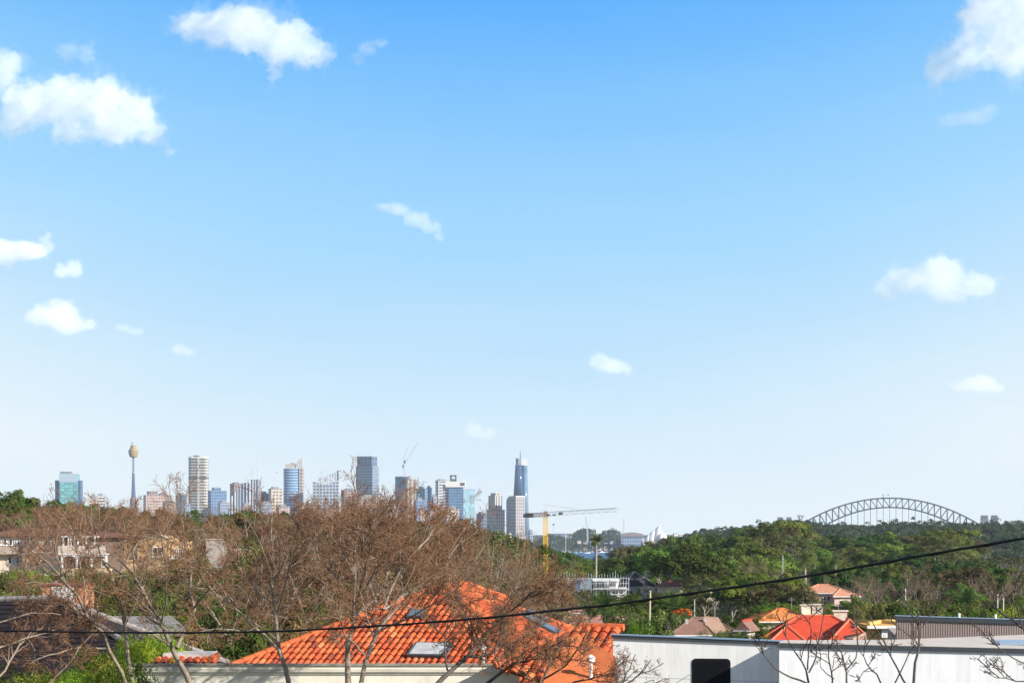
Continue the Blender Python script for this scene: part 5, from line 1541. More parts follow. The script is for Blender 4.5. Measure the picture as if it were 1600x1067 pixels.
def dark_roof():
    t = thing('slate_roof_house', 'house with a large dark slate roof and pale ridge capping at the bottom left', 'house', (0, 0, 0))
    R0, R1_ = P(-120, 941, 76), P(86, 936.5, 75)
    E0 = P(-140, 1070, 69.5); 
    tp = .47
    # front slope plane from ridge down, right hip
    dn = Vector((0.05, -1, -tp))
    e0 = R0 + dn * 6.0; e1 = R1_ + dn * 6.0 + Vector((5.6, 0, 0))
    hipc = e1
    slate = tiled('slate_near', (0.013, 0.010, 0.013), (0.032, 0.025, 0.029), rough=1.0)
    back0 = R0 + Vector((0, 6, -tp * 6)); back1 = R1_ + Vector((6, 6, -tp * 6))
    V = [R0, R1_, e0, e1, back0, back1]
    mesh_obj('roof', [tuple(v) for v in V], [(0, 2, 3, 1), (1, 3, 5), (0, 1, 5, 4), (4, 5, 3, 2)], slate, t)
    # slate courses
    q = MB()
    for i in range(1, 24):
        f = i / 24
        a = R0.lerp(e0, f); b = R1_.lerp(e1, f)
        q.tube(a + Vector((0, -.02, .015)), b + Vector((0, -.02, .015)), .018, None, 4)
    q.build('slate_courses', mat('slate_edge', (0.03, 0.026, 0.034), .9), t)
    cap = mat('ridge_capping', (0.26, 0.235, 0.225), .85, var=.4, scale=4)
    ridge_caps(t, R0 + Vector((0, 0, .05)), R1_ + Vector((0, 0, .05)), .09, .4, cap)
    ridge_caps(t, e1 + Vector((0, 0, .05)), R1_ + Vector((0, 0, .05)), .09, .4, cap)
    ridge_caps(t, back1 + Vector((0, 0, .05)), R1_ + Vector((0, 0, .05)), .09, .4, cap)
    MB().prism([(e0.x + .5, e0.y + .6), (e1.x - .6, e1.y + .6), (back1.x - .6, back1.y - .6), (back0.x + .5, back0.y - .6)], 36, e0.z + .1).build('wall', CREAMW, t)
    q = MB().tube(e0 + Vector((0, -.1, -.02)), e1 + Vector((0, -.1, -.02)), .07, None, 6)
    q.build('gutter', WHITE, t)
    # low grey roof right of it
    t = thing('grey_roof_house', 'low weathered grey roof just right of the dark slate roof behind bare limbs', 'house', (0, 0, 0))
    a, b, c, d_ = P(120, 986, 84), P(292, 982, 84), P(268, 962, 94), P(170, 962, 94)
    ax = [a, b, c, d_]
    mesh_obj('roof', [tuple(p) for p in ax] + [tuple(p - Vector((0, 0, .25))) for p in ax], [(0, 1, 2, 3), (7, 6, 5, 4), (0, 4, 5, 1), (1, 5, 6, 2), (2, 6, 7, 3), (3, 7, 4, 0)], mat('weathered_sheet', (0.27, 0.24, 0.22), .8, var=.25, scale=.8), t)
    MB().prism([(a.x + .3, 84.3), (b.x - .3, 84.3), (c.x - .2, 93.8), (d_.x + .2, 93.8)], 36, a.z - .25).build('wall', mat('dark_wall', (.10, .09, .09), .9), t)
dark_roof()

def streaked(name, c):
    """painted wall with faint rain streaks and grime"""
    m = bpy.data.materials.new(name); m.use_nodes = True
    t = NT(m.node_tree)
    tc_ = t.n('ShaderNodeTexCoord'); mp = t.n('ShaderNodeMapping'); mp.inputs['Scale'].default_value = (5, 5, .45)
    t.l(tc_.outputs['Object'], mp.inputs['Vector'])
    n1 = t.n('ShaderNodeTexNoise', inp={'Scale': 1.6, 'Detail': 6.0, 'Roughness': .7}); t.l(mp.outputs[0], n1.inputs['Vector'])
    n2 = t.n('ShaderNodeTexNoise', inp={'Scale': .5, 'Detail': 4.0}); t.l(tc_.outputs['Object'], n2.inputs['Vector'])
    st_ = t.ramp(n1.outputs[0], [(.36, (.89, .885, .87)), (.60, (1, 1, 1))])
    cl = t.ramp(n2.outputs[0], [(.3, tuple(v * .93 for v in c)), (.7, c)])
    b = t.n('ShaderNodeBsdfPrincipled'); b.inputs['Roughness'].default_value = .7; b.inputs['Specular IOR Level'].default_value = .25
    t.l(t.mix(1.0, cl, st_, 'MULTIPLY'), b.inputs['Base Color'])
    o = t.n('ShaderNodeOutputMaterial'); t.l(b.outputs[0], o.inputs[0])
    return m
def white_building():
    z0 = 36.0
    wm = streaked('white_cladding', (0.89, 0.90, 0.87))
    fas = mat('grey_fascia', (0.06, 0.07, 0.08), .85, var=.1, scale=1, spec=.08)
    fl = mat('flashing_blue', (0.36, 0.46, 0.58), .25, metal=.6)
    def slopebox(par, name, m, p, q, y0, y1, za, zb, ta, tb):
        """wall from p to q (plan), y0..y1 behind its face; bottom za, zb and top ta, tb at its two ends"""
        p, q = Vector((p.x, p.y, 0)), Vector((q.x, q.y, 0))
        d_ = (q - p).normalized(); n = Vector((-d_.y, d_.x, 0))
        c = [p + n * y0, q + n * y0, q + n * y1, p + n * y1]
        bz = [za, zb, zb, za]; tz = [ta, tb, tb, ta]
        return MB().add([(v.x, v.y, z) for v, z in zip(c, bz)] + [(v.x, v.y, z) for v, z in zip(c, tz)],
                        [(0, 3, 2, 1), (4, 5, 6, 7), (0, 1, 5, 4), (1, 2, 6, 5), (2, 3, 7, 6), (3, 0, 4, 7)]).build(name, m, par)
    t = thing('white_wall_house', 'long white wall with grey fascia and one black window, left of the nearer white block', 'building', (0, 0, 0))
    a, b = P(958, 990, 57.4), P(1224, 1000.3, 56.7)
    az, bz = a.z, b.z
    dr = Vector((b.x - a.x, b.y - a.y, 0)).normalized(); nb = Vector((-dr.y, dr.x, 0))
    slopebox(t, 'wall', wm, a, b, 0, .2, z0, z0, az - .105, bz - .105)
    slopebox(t, 'rear_wall', wm, a + dr * .05, b, .21, 6, z0, z0, az - 1.3, bz - 1.3)
    slopebox(t, 'flat_roof', CONC, a + dr * .05, b, .21, 6, az - 1.29, bz - 1.29, az - 1.2, bz - 1.2)
    slopebox(t, 'fascia', fas, a - dr * .04, b, -.05, .22, az - .10, bz - .10, az - .028, bz - .028)
    slopebox(t, 'flashing', fl, a - dr * .06, b, -.07, .24, az - .026, bz - .026, az, bz)
    jm = mat('panel_joint', (.42, .43, .43), .8)
    slopebox(t, 'panel_joint', jm, a + dr * .02, b, -.004, -.001, az - 1.02, bz - 1.0, az - 1.01, bz - .99)
    def on(px):
        r = Vector(((px - 800) / FOC, 1, 0))
        s_ = (a.x * nb.x + a.y * nb.y) / (r.x * nb.x + r.y * nb.y)
        return Vector((r.x * s_, s_, 0))
    w0, w1 = on(1081), on(1141.5)
    base = Vector((a.x, a.y, 0))
    s0 = (w0 - base).dot(dr); s1 = (w1 - base).dot(dr)
    z1 = Z(1028, w0.y); zb = z1 - 1.25
    def rr(s0, s1, zb, z1, rad, n=6):
        out = []
        for cx, cz, a0 in ((s1 - rad, z1 - rad, 0), (s0 + rad, z1 - rad, 90), (s0 + rad, zb + rad, 180), (s1 - rad, zb + rad, 270)):
            for i in range(n + 1):
                an = math.radians(a0 + 90 * i / n); out.append((cx + rad * math.cos(an), cz + rad * math.sin(an)))
        return out
    outer = rr(s0, s1, zb, z1, .10)
    V = [base + dr * s - nb * .015 + Vector((0, 0, z)) for s, z in outer] + [base + dr * s + Vector((0, 0, z)) for s, z in outer]
    n = len(outer)
    f = mesh_obj('window', [tuple(v) for v in V], [tuple(range(n - 1, -1, -1))] + [(i, (i + 1) % n, n + (i + 1) % n, n + i) for i in range(n)], mat('window_black', (.012, .012, .014), .7, spec=.1), t)
    inner = rr(s0 + .07, s1 - .07, zb + .07, z1 - .07, .07)
    mesh_obj('pane', [tuple(base + dr * s - nb * .018 + Vector((0, 0, z))) for s, z in inner], [tuple(range(n - 1, -1, -1))], mat('window_black_glass', (.008, .009, .012), .6, spec=.08), f)
    MB().tube(base + dr * (s0 - .42) - nb * .03 + Vector((0, 0, z1 - .62)), base + dr * s0 - nb * .03 + Vector((0, 0, z1 - .36)), .008, None, 5).build('conduit', jm, t)
    # nearer block
    t = thing('white_block', 'nearer white rendered block with grey roof edge and pale roof at the bottom right corner', 'building', (0, 0, 0))
    c, e = P(1217.5, 1003, 55.8), P(1720, 1015, 55.2)
    wz = lambda x: c.z + (e.z - c.z) * (x - c.x) / (e.x - c.x)
    bk = [(X(1720, 66), 66), (X(1600, 63.5), 63.5), (X(1400, 58.7), 58.7), (X(1222, 57.0), 57.0)]
    fp = [(c.x, c.y), (e.x, e.y)] + bk
    def sloped(name, m, fp, lo, hi):
        n = len(fp)
        vs = [(x, y, lo if lo > 30 else wz(x) + lo) for x, y in fp] + [(x, y, wz(x) + hi) for x, y in fp]
        return MB().add(vs, [tuple(range(n - 1, -1, -1)), tuple(range(n, 2 * n))] + [(i, (i + 1) % n, n + (i + 1) % n, n + i) for i in range(n)]).build(name, m, t)
    sloped('wall', streaked('white_render_near', (0.86, 0.87, 0.88)), fp, z0, -.12)
    fo = [(c.x - .06, c.y - .06), (e.x, e.y - .06)] + [(x, y + .05) for x, y in bk]
    sloped('roof_edge', fas, fo, -.115, -.02)
    sloped('roof_sheet', mat('pale_roof_sheet', (0.56, 0.50, 0.44), .8, var=.08), [(c.x, c.y + .03), (e.x, e.y + .03)] + bk, -.016, .0)
    bx = P(1580, 1003, 57)
    MB().box(bx.x - .35, bx.x + .5, 56.6, 57.6, wz(bx.x) + .003, wz(bx.x) + .1).build('roof_hatch', fl, t)
    # ribbed shed
    t = thing('ribbed_shed', 'long shed clad in brownish vertical ribbed metal with grey gutter on the right', 'building', (0, 0, 0))
    p, q = P(1400.5, 961, 104), P(1720, 971, 103)
    d2 = Vector((q.x - p.x, q.y - p.y, 0)).normalized(); n2 = Vector((-d2.y, d2.x, 0)); L = (Vector((q.x, q.y, 0)) - Vector((p.x, p.y, 0))).length
    rib = mat('ribbed_cladding', (0.42, 0.335, 0.30), .7, var=.08, scale=.4)
    slopebox(t, 'wall', rib, p, q, 0, .3, 33, 33, p.z - .22, q.z - .22)
    slopebox(t, 'rear_wall', rib, p, q, .31, 9, 33, 33, p.z - .9, q.z - .9)
    r = MB()
    x = .03
    while x < L:
        u = p + d2 * x; v = p + d2 * (x + .05); zt = p.z + (q.z - p.z) * x / L - .22
        r.prism([tuple((u - n2 * .05).xy), tuple((v - n2 * .05).xy), tuple((v - n2 * .001).xy), tuple((u - n2 * .001).xy)], 38, zt)
        x += .105
    r.build('cladding_ribs', rib, t)
    slopebox(t, 'gutter', fas, p - d2 * .05, q, -.12, .35, p.z - .215, q.z - .215, p.z - .03, q.z - .03)
    slopebox(t, 'roof_flashing', fl, p - d2 * .05, q, -.14, .38, p.z - .026, q.z - .026, p.z, q.z)
    for px in (1500, 1557):
        m_ = P(px, 960, 103.6); zt = p.z + (q.z - p.z) * (m_.x - p.x) / L
        MB().tube((m_.x, m_.y + .2, zt - .02), (m_.x, m_.y + .2, zt + .18), .05).build('vent_pipe', WHITE, t)
white_building()
# ------------------------------------------------------------------ palms, poles, shrubs, bare trees, cable
def proto_palm(seed, h=9.0, fl=2.4, n=38, tr=.2, green=None, droop=1.0, fat=1.0):
    rng = np.random.default_rng(seed)
    p = np.array([[0, 0, -.5], [.15, .05, h * .5], [.1, .1, h]])
    q, L = resample(p, 8)
    tv, tf = tubes(q[None], (np.linspace(tr * 1.3, tr * .8, 9) * (1 + .06 * rng.normal(size=9)))[None], 8)
    Vs, Fs, b = [], [], 0
    for i in range(n):
        a = rng.uniform(0, 6.28); el = rng.uniform(-.5, 1.35)
        L_ = fl * rng.uniform(.8, 1.1)
        d = np.array([math.cos(a) * math.cos(el), math.sin(a) * math.cos(el), math.sin(el)])
        pos = np.array([.1, .1, h]); pts = [pos.copy()]
        for k in range(8):
            d = unit(d + np.array([0, 0, -.13 * droop])); pos = pos + d * L_ / 8; pts.append(pos.copy())
        pts = np.array(pts)
        side = unit(np.cross(d, np.array([0, 0, 1.0])))
        for k in range(1, 9):
            for sgn in (-1, 1):
                for j in range(2):
                    f = k - .5 * j
                    pa = pts[k] * (1 - .5 * j) + pts[k - 1] * .5 * j
                    tdir = unit(pts[k] - pts[k - 1])
                    ll = L_ * .24 * math.sin(math.pi * min(1, (f / 8) * .85 + .12)) * fat
                    tip = pa + side * sgn * ll + tdir * ll * .5 + np.array([0, 0, -ll * .45 * droop])
                    w = tdir * .045 * fat * L_ / 2.4
                    Vs += [pa - w, pa + w, tip + w * .3, tip - w * .3]
                    Fs.append([b, b + 1, b + 2, b + 3]); b += 4
    V = np.array(Vs); F = np.array(Fs)
    return dict(kind='palm', trunk=np_mesh('palm_trunk', tv, tf, BARK_GREY, True), crown=np_mesh('palm_fronds', V, F, green or L_PALM), H=h + fl * .55)
L_PALM = leaf_mat('palm_green', (0.05, 0.085, 0.02), (0.12, 0.16, 0.045), .8, .2, .3)
L_PALMY = leaf_mat('palm_yellow', (0.13, 0.16, 0.04), (0.26, 0.28, 0.09), .8, .2, .35)
PPF = [proto_palm(41, 10, 1.5, 60, .22, droop=1.2, fat=1.3), proto_palm(42, 4.5, 2.2, 34, .18, droop=.9, fat=1.2), proto_palm(43, 8, 1.9, 40, .24, L_PALMY, droop=.8, fat=.9)]
def palm(i, px, d, ytop, label, group='palms', h=None):
    x = X(px, d); g = ground(x, d); pr = PPF[i]
    H = Z(ytop, d) - g
    sc = H / pr['H'] if h is None else h / pr['H']
    z = g if h is None else Z(ytop, d) - h
    t = place(pr, x, d, z, sc, px * .7, 'palm_tree', label, 'palm', group)
    for c in t.children:
        if c.name.startswith('crown'): c.name = 'fronds'
    return t
palm(0, 931, 640, 837, 'lone tall slim palm rising above the scaffolded white house')
palm(1, 946, 300, 930, 'large garden palm with arching fronds in front of the scaffolded house')
palm(1, 985, 305, 929, 'garden palm just right of the largest one, by the yellow sandstone block')
palm(1, 922, 310, 941, 'smaller garden palm left of the largest one')
palm(1, 1058, 300, 934, 'broad palm right of the leaning wooden pole')
palm(1, 1040, 310, 932, 'pale green palm just right of the leaning wooden pole')
palm(2, 1166, 560, 872, 'feathery date palm in the centre of the palm clump')
palm(2, 1186, 575, 874, 'feathery date palm at the right of the palm clump')
palm(2, 1258, 590, 866, 'yellowish palm left of two others in the dark hollow')
palm(2, 1272, 600, 872, 'yellowish palm second from the left in the dark hollow')
palm(2, 1306, 595, 868, 'tallest yellowish palm in the dark hollow above the pink villa')
palm(2, 1322, 580, 872, 'yellowish palm right of the tallest in the hollow')
palm(1, 1290, 560, 880, 'low palm between the yellowish palms')
palm(1, 1397, 300, 937, 'yellow green palm beside the small white house')
palm(2, 1432, 320, 938, 'dark palm behind the left end of the ribbed shed')
palm(1, 1506, 420, 925, 'slim palm behind the middle of the ribbed shed')

def pole(px0, py0, px1, py1, d, r, label, m=WHITE, cross=False, cat='pole'):
    x = X(px0, d); zb = min(ground(x, d), Z(py0, d))
    t = thing('wooden_pole' if m is WOODP else 'post', label, cat, (x, d, zb))
    top = (X(px1, d) - x, 0, Z(py1, d) - zb)
    MB().tube((0, 0, 0), top, r, r * .8, 8).build('shaft', m, t)
    MB().tube((top[0], 0, top[2]), (top[0], 0, top[2] + r * .8), r * 1.2, r * .6, 8).build('cap', m, t)
    if cross: MB().box(top[0] - .9, top[0] + .9, -.06, .06, top[2] - .6, top[2] - .45).build('crossarm', m, t)
WOODP = mat('pole_wood', (0.50, 0.42, 0.28), .9, var=.2, scale=6)
pole(1011, 990, 1016, 924, 150, .075, 'leaning pale wooden pole left of the brown hip roof', WOODP)
pole(1085, 962, 1085, 937, 300, .10, 'short grey pole rising behind the brown hip roof', CONC)
pole(1116, 960, 1116, 940, 330, .08, 'thin dark pole among leaves right of the short grey pole', DARKG)
pole(1415, 950, 1415, 920, 350, .09, 'thin white post beside the small white house', WHITE)
pole(1558, 975, 1559, 929, 200, .05, 'left of two thin white posts behind the ribbed shed', WHITE)
pole(1567, 975, 1568, 934, 205, .05, 'right of two thin white posts behind the ribbed shed', WHITE)
pole(1223, 905, 1223, 868, 620, .16, 'thin pale post in the dark hollow left of the yellowish palms', CONC)

# shrubs with real leaf-sized faces
def proto_shrub(seed, leaf, R=(1.5, 1.4, 1.2), nc=55, per=210, cr=.36, ls=.034):
    rng = np.random.default_rng(seed)
    C, N, cc = crown_points(rng, R, R[2] * .95, nc, per, cr, .35)
    C[:, 2] = np.maximum(C[:, 2], -.2)
    V, F = leaf_quads(C, N, ls, rng, .6)
    c = np_mesh('shrub_foliage', V, F, leaf)
    q = []
    p0 = np.zeros((7, 3)); 
    stems = np.stack([np.linspace(p0[i], cc[i] * np.array([1, 1, 1]), 5) for i in range(7)])
    tv, tf = tubes(stems, np.linspace(.04, .015, 5)[None].repeat(7, 0), 4)
    return dict(kind='shrub', trunk=np_mesh('shrub_stems', tv, tf, BARK_DARK), crown=c, H=float(np.percentile(C[:, 2], 99)))
SH = {'bright': [proto_shrub(51, L_BRIGHT), proto_shrub(52, L_BRIGHT, (1.8, 1.3, 1.3))],
      'green': [proto_shrub(53, L_MID), proto_shrub(54, L_MID, (1.4, 1.4, 1.6))],
      'dark': [proto_shrub(55, L_DARK, ls=.05), proto_shrub(56, L_DARK, (1.8, 1.4, 1.4), ls=.05)],
      'yellow': [proto_shrub(57, L_YEL)],
      'brown': [proto_shrub(58, L_BROWN, ls=.045, nc=30), proto_shrub(59, DEADP, ls=.05, nc=26)],
      'olive': [proto_shrub(60, L_OLIVE, ls=.045)]}
SN = {'bright': 'bright green', 'green': 'mid green', 'dark': 'dark green', 'yellow': 'yellow green', 'brown': 'brownish', 'olive': 'olive'}
SUSED = {}
def shrub(kind, px, d, ytop, h, rnd, wide=1.0, lab=None):
    pr = rnd.choice(SH[kind]); x = X(px, d)
    z = Z(ytop, d) - h
    g = ground(x, d)
    h0 = h
    if z > g: h += z - g; z = g
    sc = h / pr['H']
    wide = wide * max(1.1, h0 * .52) / 1.75 / sc * rnd.uniform(.85, 1.2)
    l = lab or '%s shrub %s' % (SN[kind], landmark(px, ytop + 8))
    t = place(pr, x, d, z, sc, rnd.uniform(0, 6.28), 'garden_shrub', l, 'shrub', 'garden shrubs', 0, wide)
    hc = min(h, h0 * 1.45)
    for c in t.children:
        if c.name.startswith('trunk'): c.name = 'stems'
        else:
            c.name = 'foliage'
            c.location = (0, 0, (h - hc) / sc); c.scale = (1, 1, hc / h)
    return t
def shrubs():
    rnd = random.Random(8)
    near = [('bright', 215, 64, 998, 2.6), ('bright', 240, 64, 1000, 2.6), ('bright', 262, 64.5, 1004, 2.4), ('bright', 230, 63.5, 1008, 2.4), ('bright', 60, 56, 1052, 1.6), ('bright', 118, 56, 1050, 1.6), ('bright', 148, 58, 1024, 2.6), ('bright', 172, 58.5, 1026, 2.8), ('green', 195, 59, 1022, 2.8), ('bright', 205, 66, 1003, 3.6), ('bright', 228, 66, 1002, 3.6), ('bright', 250, 66.5, 1003, 3.6), ('green', 276, 67, 1000, 3.6),
            ('green', 130, 57, 1056, 1.6), ('green', 108, 57, 1060, 1.6), ('bright', 85, 57, 1060, 1.6), ('green', 62, 57, 1062, 1.6), ('yellow', 45, 57, 1058, 1.6), ('bright', 20, 57, 1062, 1.6), ('brown', 10, 57, 1040, 1.6), ('olive', 40, 56, 1058, 1.6), ('olive', -5, 57, 1045, 1.6),
            ('yellow', 155, 57.5, 1018, 2.4), ('green', 180, 57, 1042, 2.2), ('green', 160, 56.5, 1045, 2.2), ('dark', 200, 58, 1045, 2.0)]
    for k, px, d, y, h in near: shrub(k, px, d, y, h, rnd, .85)
    # behind the dark roof, gardens up to the mansion
    for (x0, x1, d, y, h, ks, sp) in ((-10, 335, 215, 893, 4, ('green', 'dark', 'olive', 'brown', 'bright'), 17), (-10, 330, 185, 903, 4, ('dark', 'brown', 'olive', 'green'), 19), (130, 360, 150, 915, 4.5, ('dark', 'brown', 'dark', 'green'), 22),
                                      (-10, 70, 140, 922, 4, ('green', 'brown', 'olive'), 20), (200, 560, 120, 930, 5, ('dark', 'brown', 'dark', 'olive'), 24), (235, 560, 100, 958, 5, ('dark', 'green', 'brown', 'dark'), 28),
                                      (255, 420, 84, 985, 4.5, ('dark', 'green', 'dark', 'brown'), 30), (350, 640, 140, 905, 6, ('brown', 'olive', 'dark', 'brown'), 26), (330, 700, 190, 870, 8, ('brown', 'olive', 'dark'), 26), (380, 740, 240, 842, 9, ('brown', 'olive', 'dark'), 26),
                                      (620, 836, 130, 925, 6, ('brown', 'dark', 'olive'), 26), (700, 838, 180, 885, 7, ('brown', 'olive', 'dark', 'green'), 26), (985, 1005, 150, 972, 5, ('dark', 'green', 'dark', 'olive'), 22),
                                      (1000, 1026, 190, 955, 6, ('green', 'olive', 'dark', 'green'), 18), (985, 1006, 140, 978, 4, ('green', 'bright', 'dark'), 20), (1100, 1200, 235, 990, 3, ('green', 'dark', 'green', 'olive'), 13),
                                      (1160, 1215, 300, 965, 6, ('dark', 'green', 'brown'), 14), (1445, 1450, 170, 962, 5, ('dark', 'olive', 'yellow'), 15), (1430, 1620, 190, 955, 6, ('dark', 'green', 'olive', 'dark', 'bright'), 17), (1400, 1620, 260, 945, 7, ('dark', 'brown', 'olive', 'dark'), 18),
                                      (1335, 1385, 275, 948, 5, ('olive', 'yellow', 'olive'), 14), (1195, 1260, 330, 950, 6, ('green', 'olive', 'bright'), 14)):
        px = x0
        while px < x1:
            shrub(rnd.choice(ks), px, d * rnd.uniform(.96, 1.04), y + rnd.uniform(-6, 8), h * rnd.uniform(.8, 1.2), rnd, 1.1)
            px += sp * .85 * rnd.uniform(.8, 1.2)
    L_FLAME = leaf_mat('flame_flowers', (0.62, 0.12, 0.03), (0.75, 0.22, 0.05), .8, .0, .3)
    SH['flame'] = [proto_shrub(61, L_FLAME, nc=12, per=90, ls=.12)]; SN['flame'] = 'orange red flowering'
    for px, py, R_, lab in ((1070, 955, .95, 'orange red flowering tree just above the brown hip roof'), (1057, 957, .6, 'smaller orange red flowering tree left of the larger flowering one')):
        x = X(px, 292); g = ground(x, 292); zc = Z(py, 292)
        t = thing('flowering_tree', lab, 'tree', (x, 292, g), 0, 'flowering trees')
        MB().tube((0, 0, -.3), (.05, 0, zc - g - R_ * .5), .09, .05, 6).tube((0.05, 0, zc - g - R_ * .5), (.3 * R_, .1, zc - g), .04, .02, 5).build('trunk', BARK_GREY, t)
        c = link('crown', SH['flame'][0]['crown'], t, (0, 0, zc - g - R_)); c.scale = (R_ / 1.5,) * 3
shrubs()

def undergrowth():
    """low ground cover nobody could count, over the slopes"""
    rng = np.random.default_rng(99)
    n = 15000
    d = 90 * (1300 / 90.0) ** rng.uniform(0, 1, n)
    px = rng.uniform(-60, 1660, n)
    x = (px - 800) / FOC * d
    z = ground_np(x, d)
    ok = z > .5
    d, x, z = d[ok], x[ok], z[ok]
    per = 14
    k = np.repeat(np.arange(len(d)), per)
    s = np.clip(d / 500.0, .35, 1.4)[k]
    off = unit(rng.normal(size=(len(k), 3))); off[:, 2] = np.abs(off[:, 2])
    C = np.stack([x[k], d[k], z[k]], 1) + off * (s * 1.7)[:, None] * np.array([1.3, 1.3, .9])
    N = unit(off + rng.normal(size=off.shape) * .5)
    V, F = leaf_quads(C, N, .1, rng)
    sz = np.repeat(s, 4)[:, None]
    Cr = np.repeat(C, 4, 0)
    V = Cr + (V - Cr) * (sz * 4.2)
    o = link('undergrowth', np_mesh('undergrowth', V, F, leaf_mat('undergrowth_leaves', (0.035, 0.05, 0.018), (0.09, 0.09, 0.035), .08, .0)))
    tag(o, kind='stuff')
undergrowth()

# ------------------------------------------------------------------ bare winter trees
def traced_tree(name, label, limbs, seed, red=True, twigs=1.0, leaves=1.0, barkm=None, dark=False, lv=(7, 7, 7), fan=1.0, base=None):
    """limbs: list of (points as (px, py, d), thickness px at start, at end); grown on with branches and twigs"""
    rng = np.random.default_rng(seed)
    PPs, PRs = [], []
    for pts, t0, t1 in limbs:
        w = np.array([tuple(P(px, py, d)) for px, py, d in pts])
        q, L = resample(w, 8)
        q[1:-1] += rng.normal(size=(7, 3)) * L * .006
        dm = np.mean([p[2] for p in pts])
        PPs.append(q); PRs.append(np.linspace(t0, t1, 9) * .42 / FOC * dm)
    l0 = (np.array(PPs), np.array(PRs))
    L0 = np.linalg.norm(np.diff(l0[0], axis=1), axis=2).sum(1)
    cnt = np.maximum(1, (L0 * lv[0] / 3.0)).astype(int)
    l2 = grow(rng, *l0, nch=cnt, lr=.33 * fan, ang=(25, 60), s=6, wig=.15, up=.07, tmin=.3, rr=.5, tip=.3, endr=.008, Lmin=.7 * fan)
    l3 = grow(rng, *l2, nch=lv[1], lr=.5, ang=(25, 60), s=4, wig=.19, up=.04, tmin=.1, rr=.55, tip=.45, endr=.0055)
    l4 = grow(rng, *l3, nch=lv[2], lr=.6, ang=(20, 65), s=3, wig=.25, up=.02, tmin=.1, rr=.6, tip=.6, endr=.0038)
    tv, tf = join_tubes([l0, l2], (8, 4))
    cv, cf = join_tubes([l3, l4], (3, 3))
    midx = np.zeros(len(cf), int)
    mats = [TWIG_DARK if dark else TWIG_RED if red else TWIG]
    if leaves > 0:
        ends = l4[0][:, 1:].reshape(-1, 3)
        k = rng.choice(len(ends), int(len(ends) * .4 * leaves), replace=True)
        C = ends[k] + rng.normal(size=(len(k), 3)) * .03
        V, F = leaf_quads(C, unit(rng.normal(size=(len(k), 3))), .017, rng, .6)
        cf = np.concatenate([cf, F + len(cv)]); cv = np.concatenate([cv, V])
        midx = np.concatenate([midx, np.ones(len(F), int)])
        mats.append(DEAD if red else DEADP)
    b = l0[0][0][0]
    org = Vector((float(b[0]), float(b[1]), ground(float(b[0]), float(b[1]))))
    o_ = np.array(org)
    # carry the first limb down to the ground
    first = [np.array([b[0], b[1], org.z - .3]), b]
    q, L = resample(np.array(first), 4)
    tv2, tf2 = tubes(q[None], np.linspace(PRs[0][0] * 1.15, PRs[0][0], 5)[None], 8)
    tf = np.concatenate([tf, tf2 + len(tv)]); tv = np.concatenate([tv, tv2])
    for (pts_, _a, _b), q_, r_ in list(zip(limbs, PPs, PRs))[1:]:
        if pts_[0][1] < 1066: continue
        mid = np.array([(q_[0][0] + b[0]) / 2, (q_[0][1] + b[1]) / 2, q_[0][2] * .6 + org.z * .4])
        q, L = resample(np.array([np.array([b[0], b[1], org.z - .2]), mid, q_[0]]), 5)
        tv2, tf2 = tubes(q[None], np.linspace(r_[0] * 1.2, r_[0], 6)[None], 8)
        tf = np.concatenate([tf, tf2 + len(tv)]); tv = np.concatenate([tv, tv2])
    t = thing(name, label, 'tree', org, 0, 'bare winter trees')
    link('trunk', np_mesh('bare_trunk', tv - o_, tf, barkm or BARK_PALE, True), t)
    link('crown', np_mesh('bare_crown', cv - o_, cf, mats, False, midx), t)
    return t
def D(pts, d0, d1=None):
    d1 = d0 if d1 is None else d1
    n = len(pts)
    return [(x, y, d0 + (d1 - d0) * i / max(1, n - 1)) for i, (x, y) in enumerate(pts)]
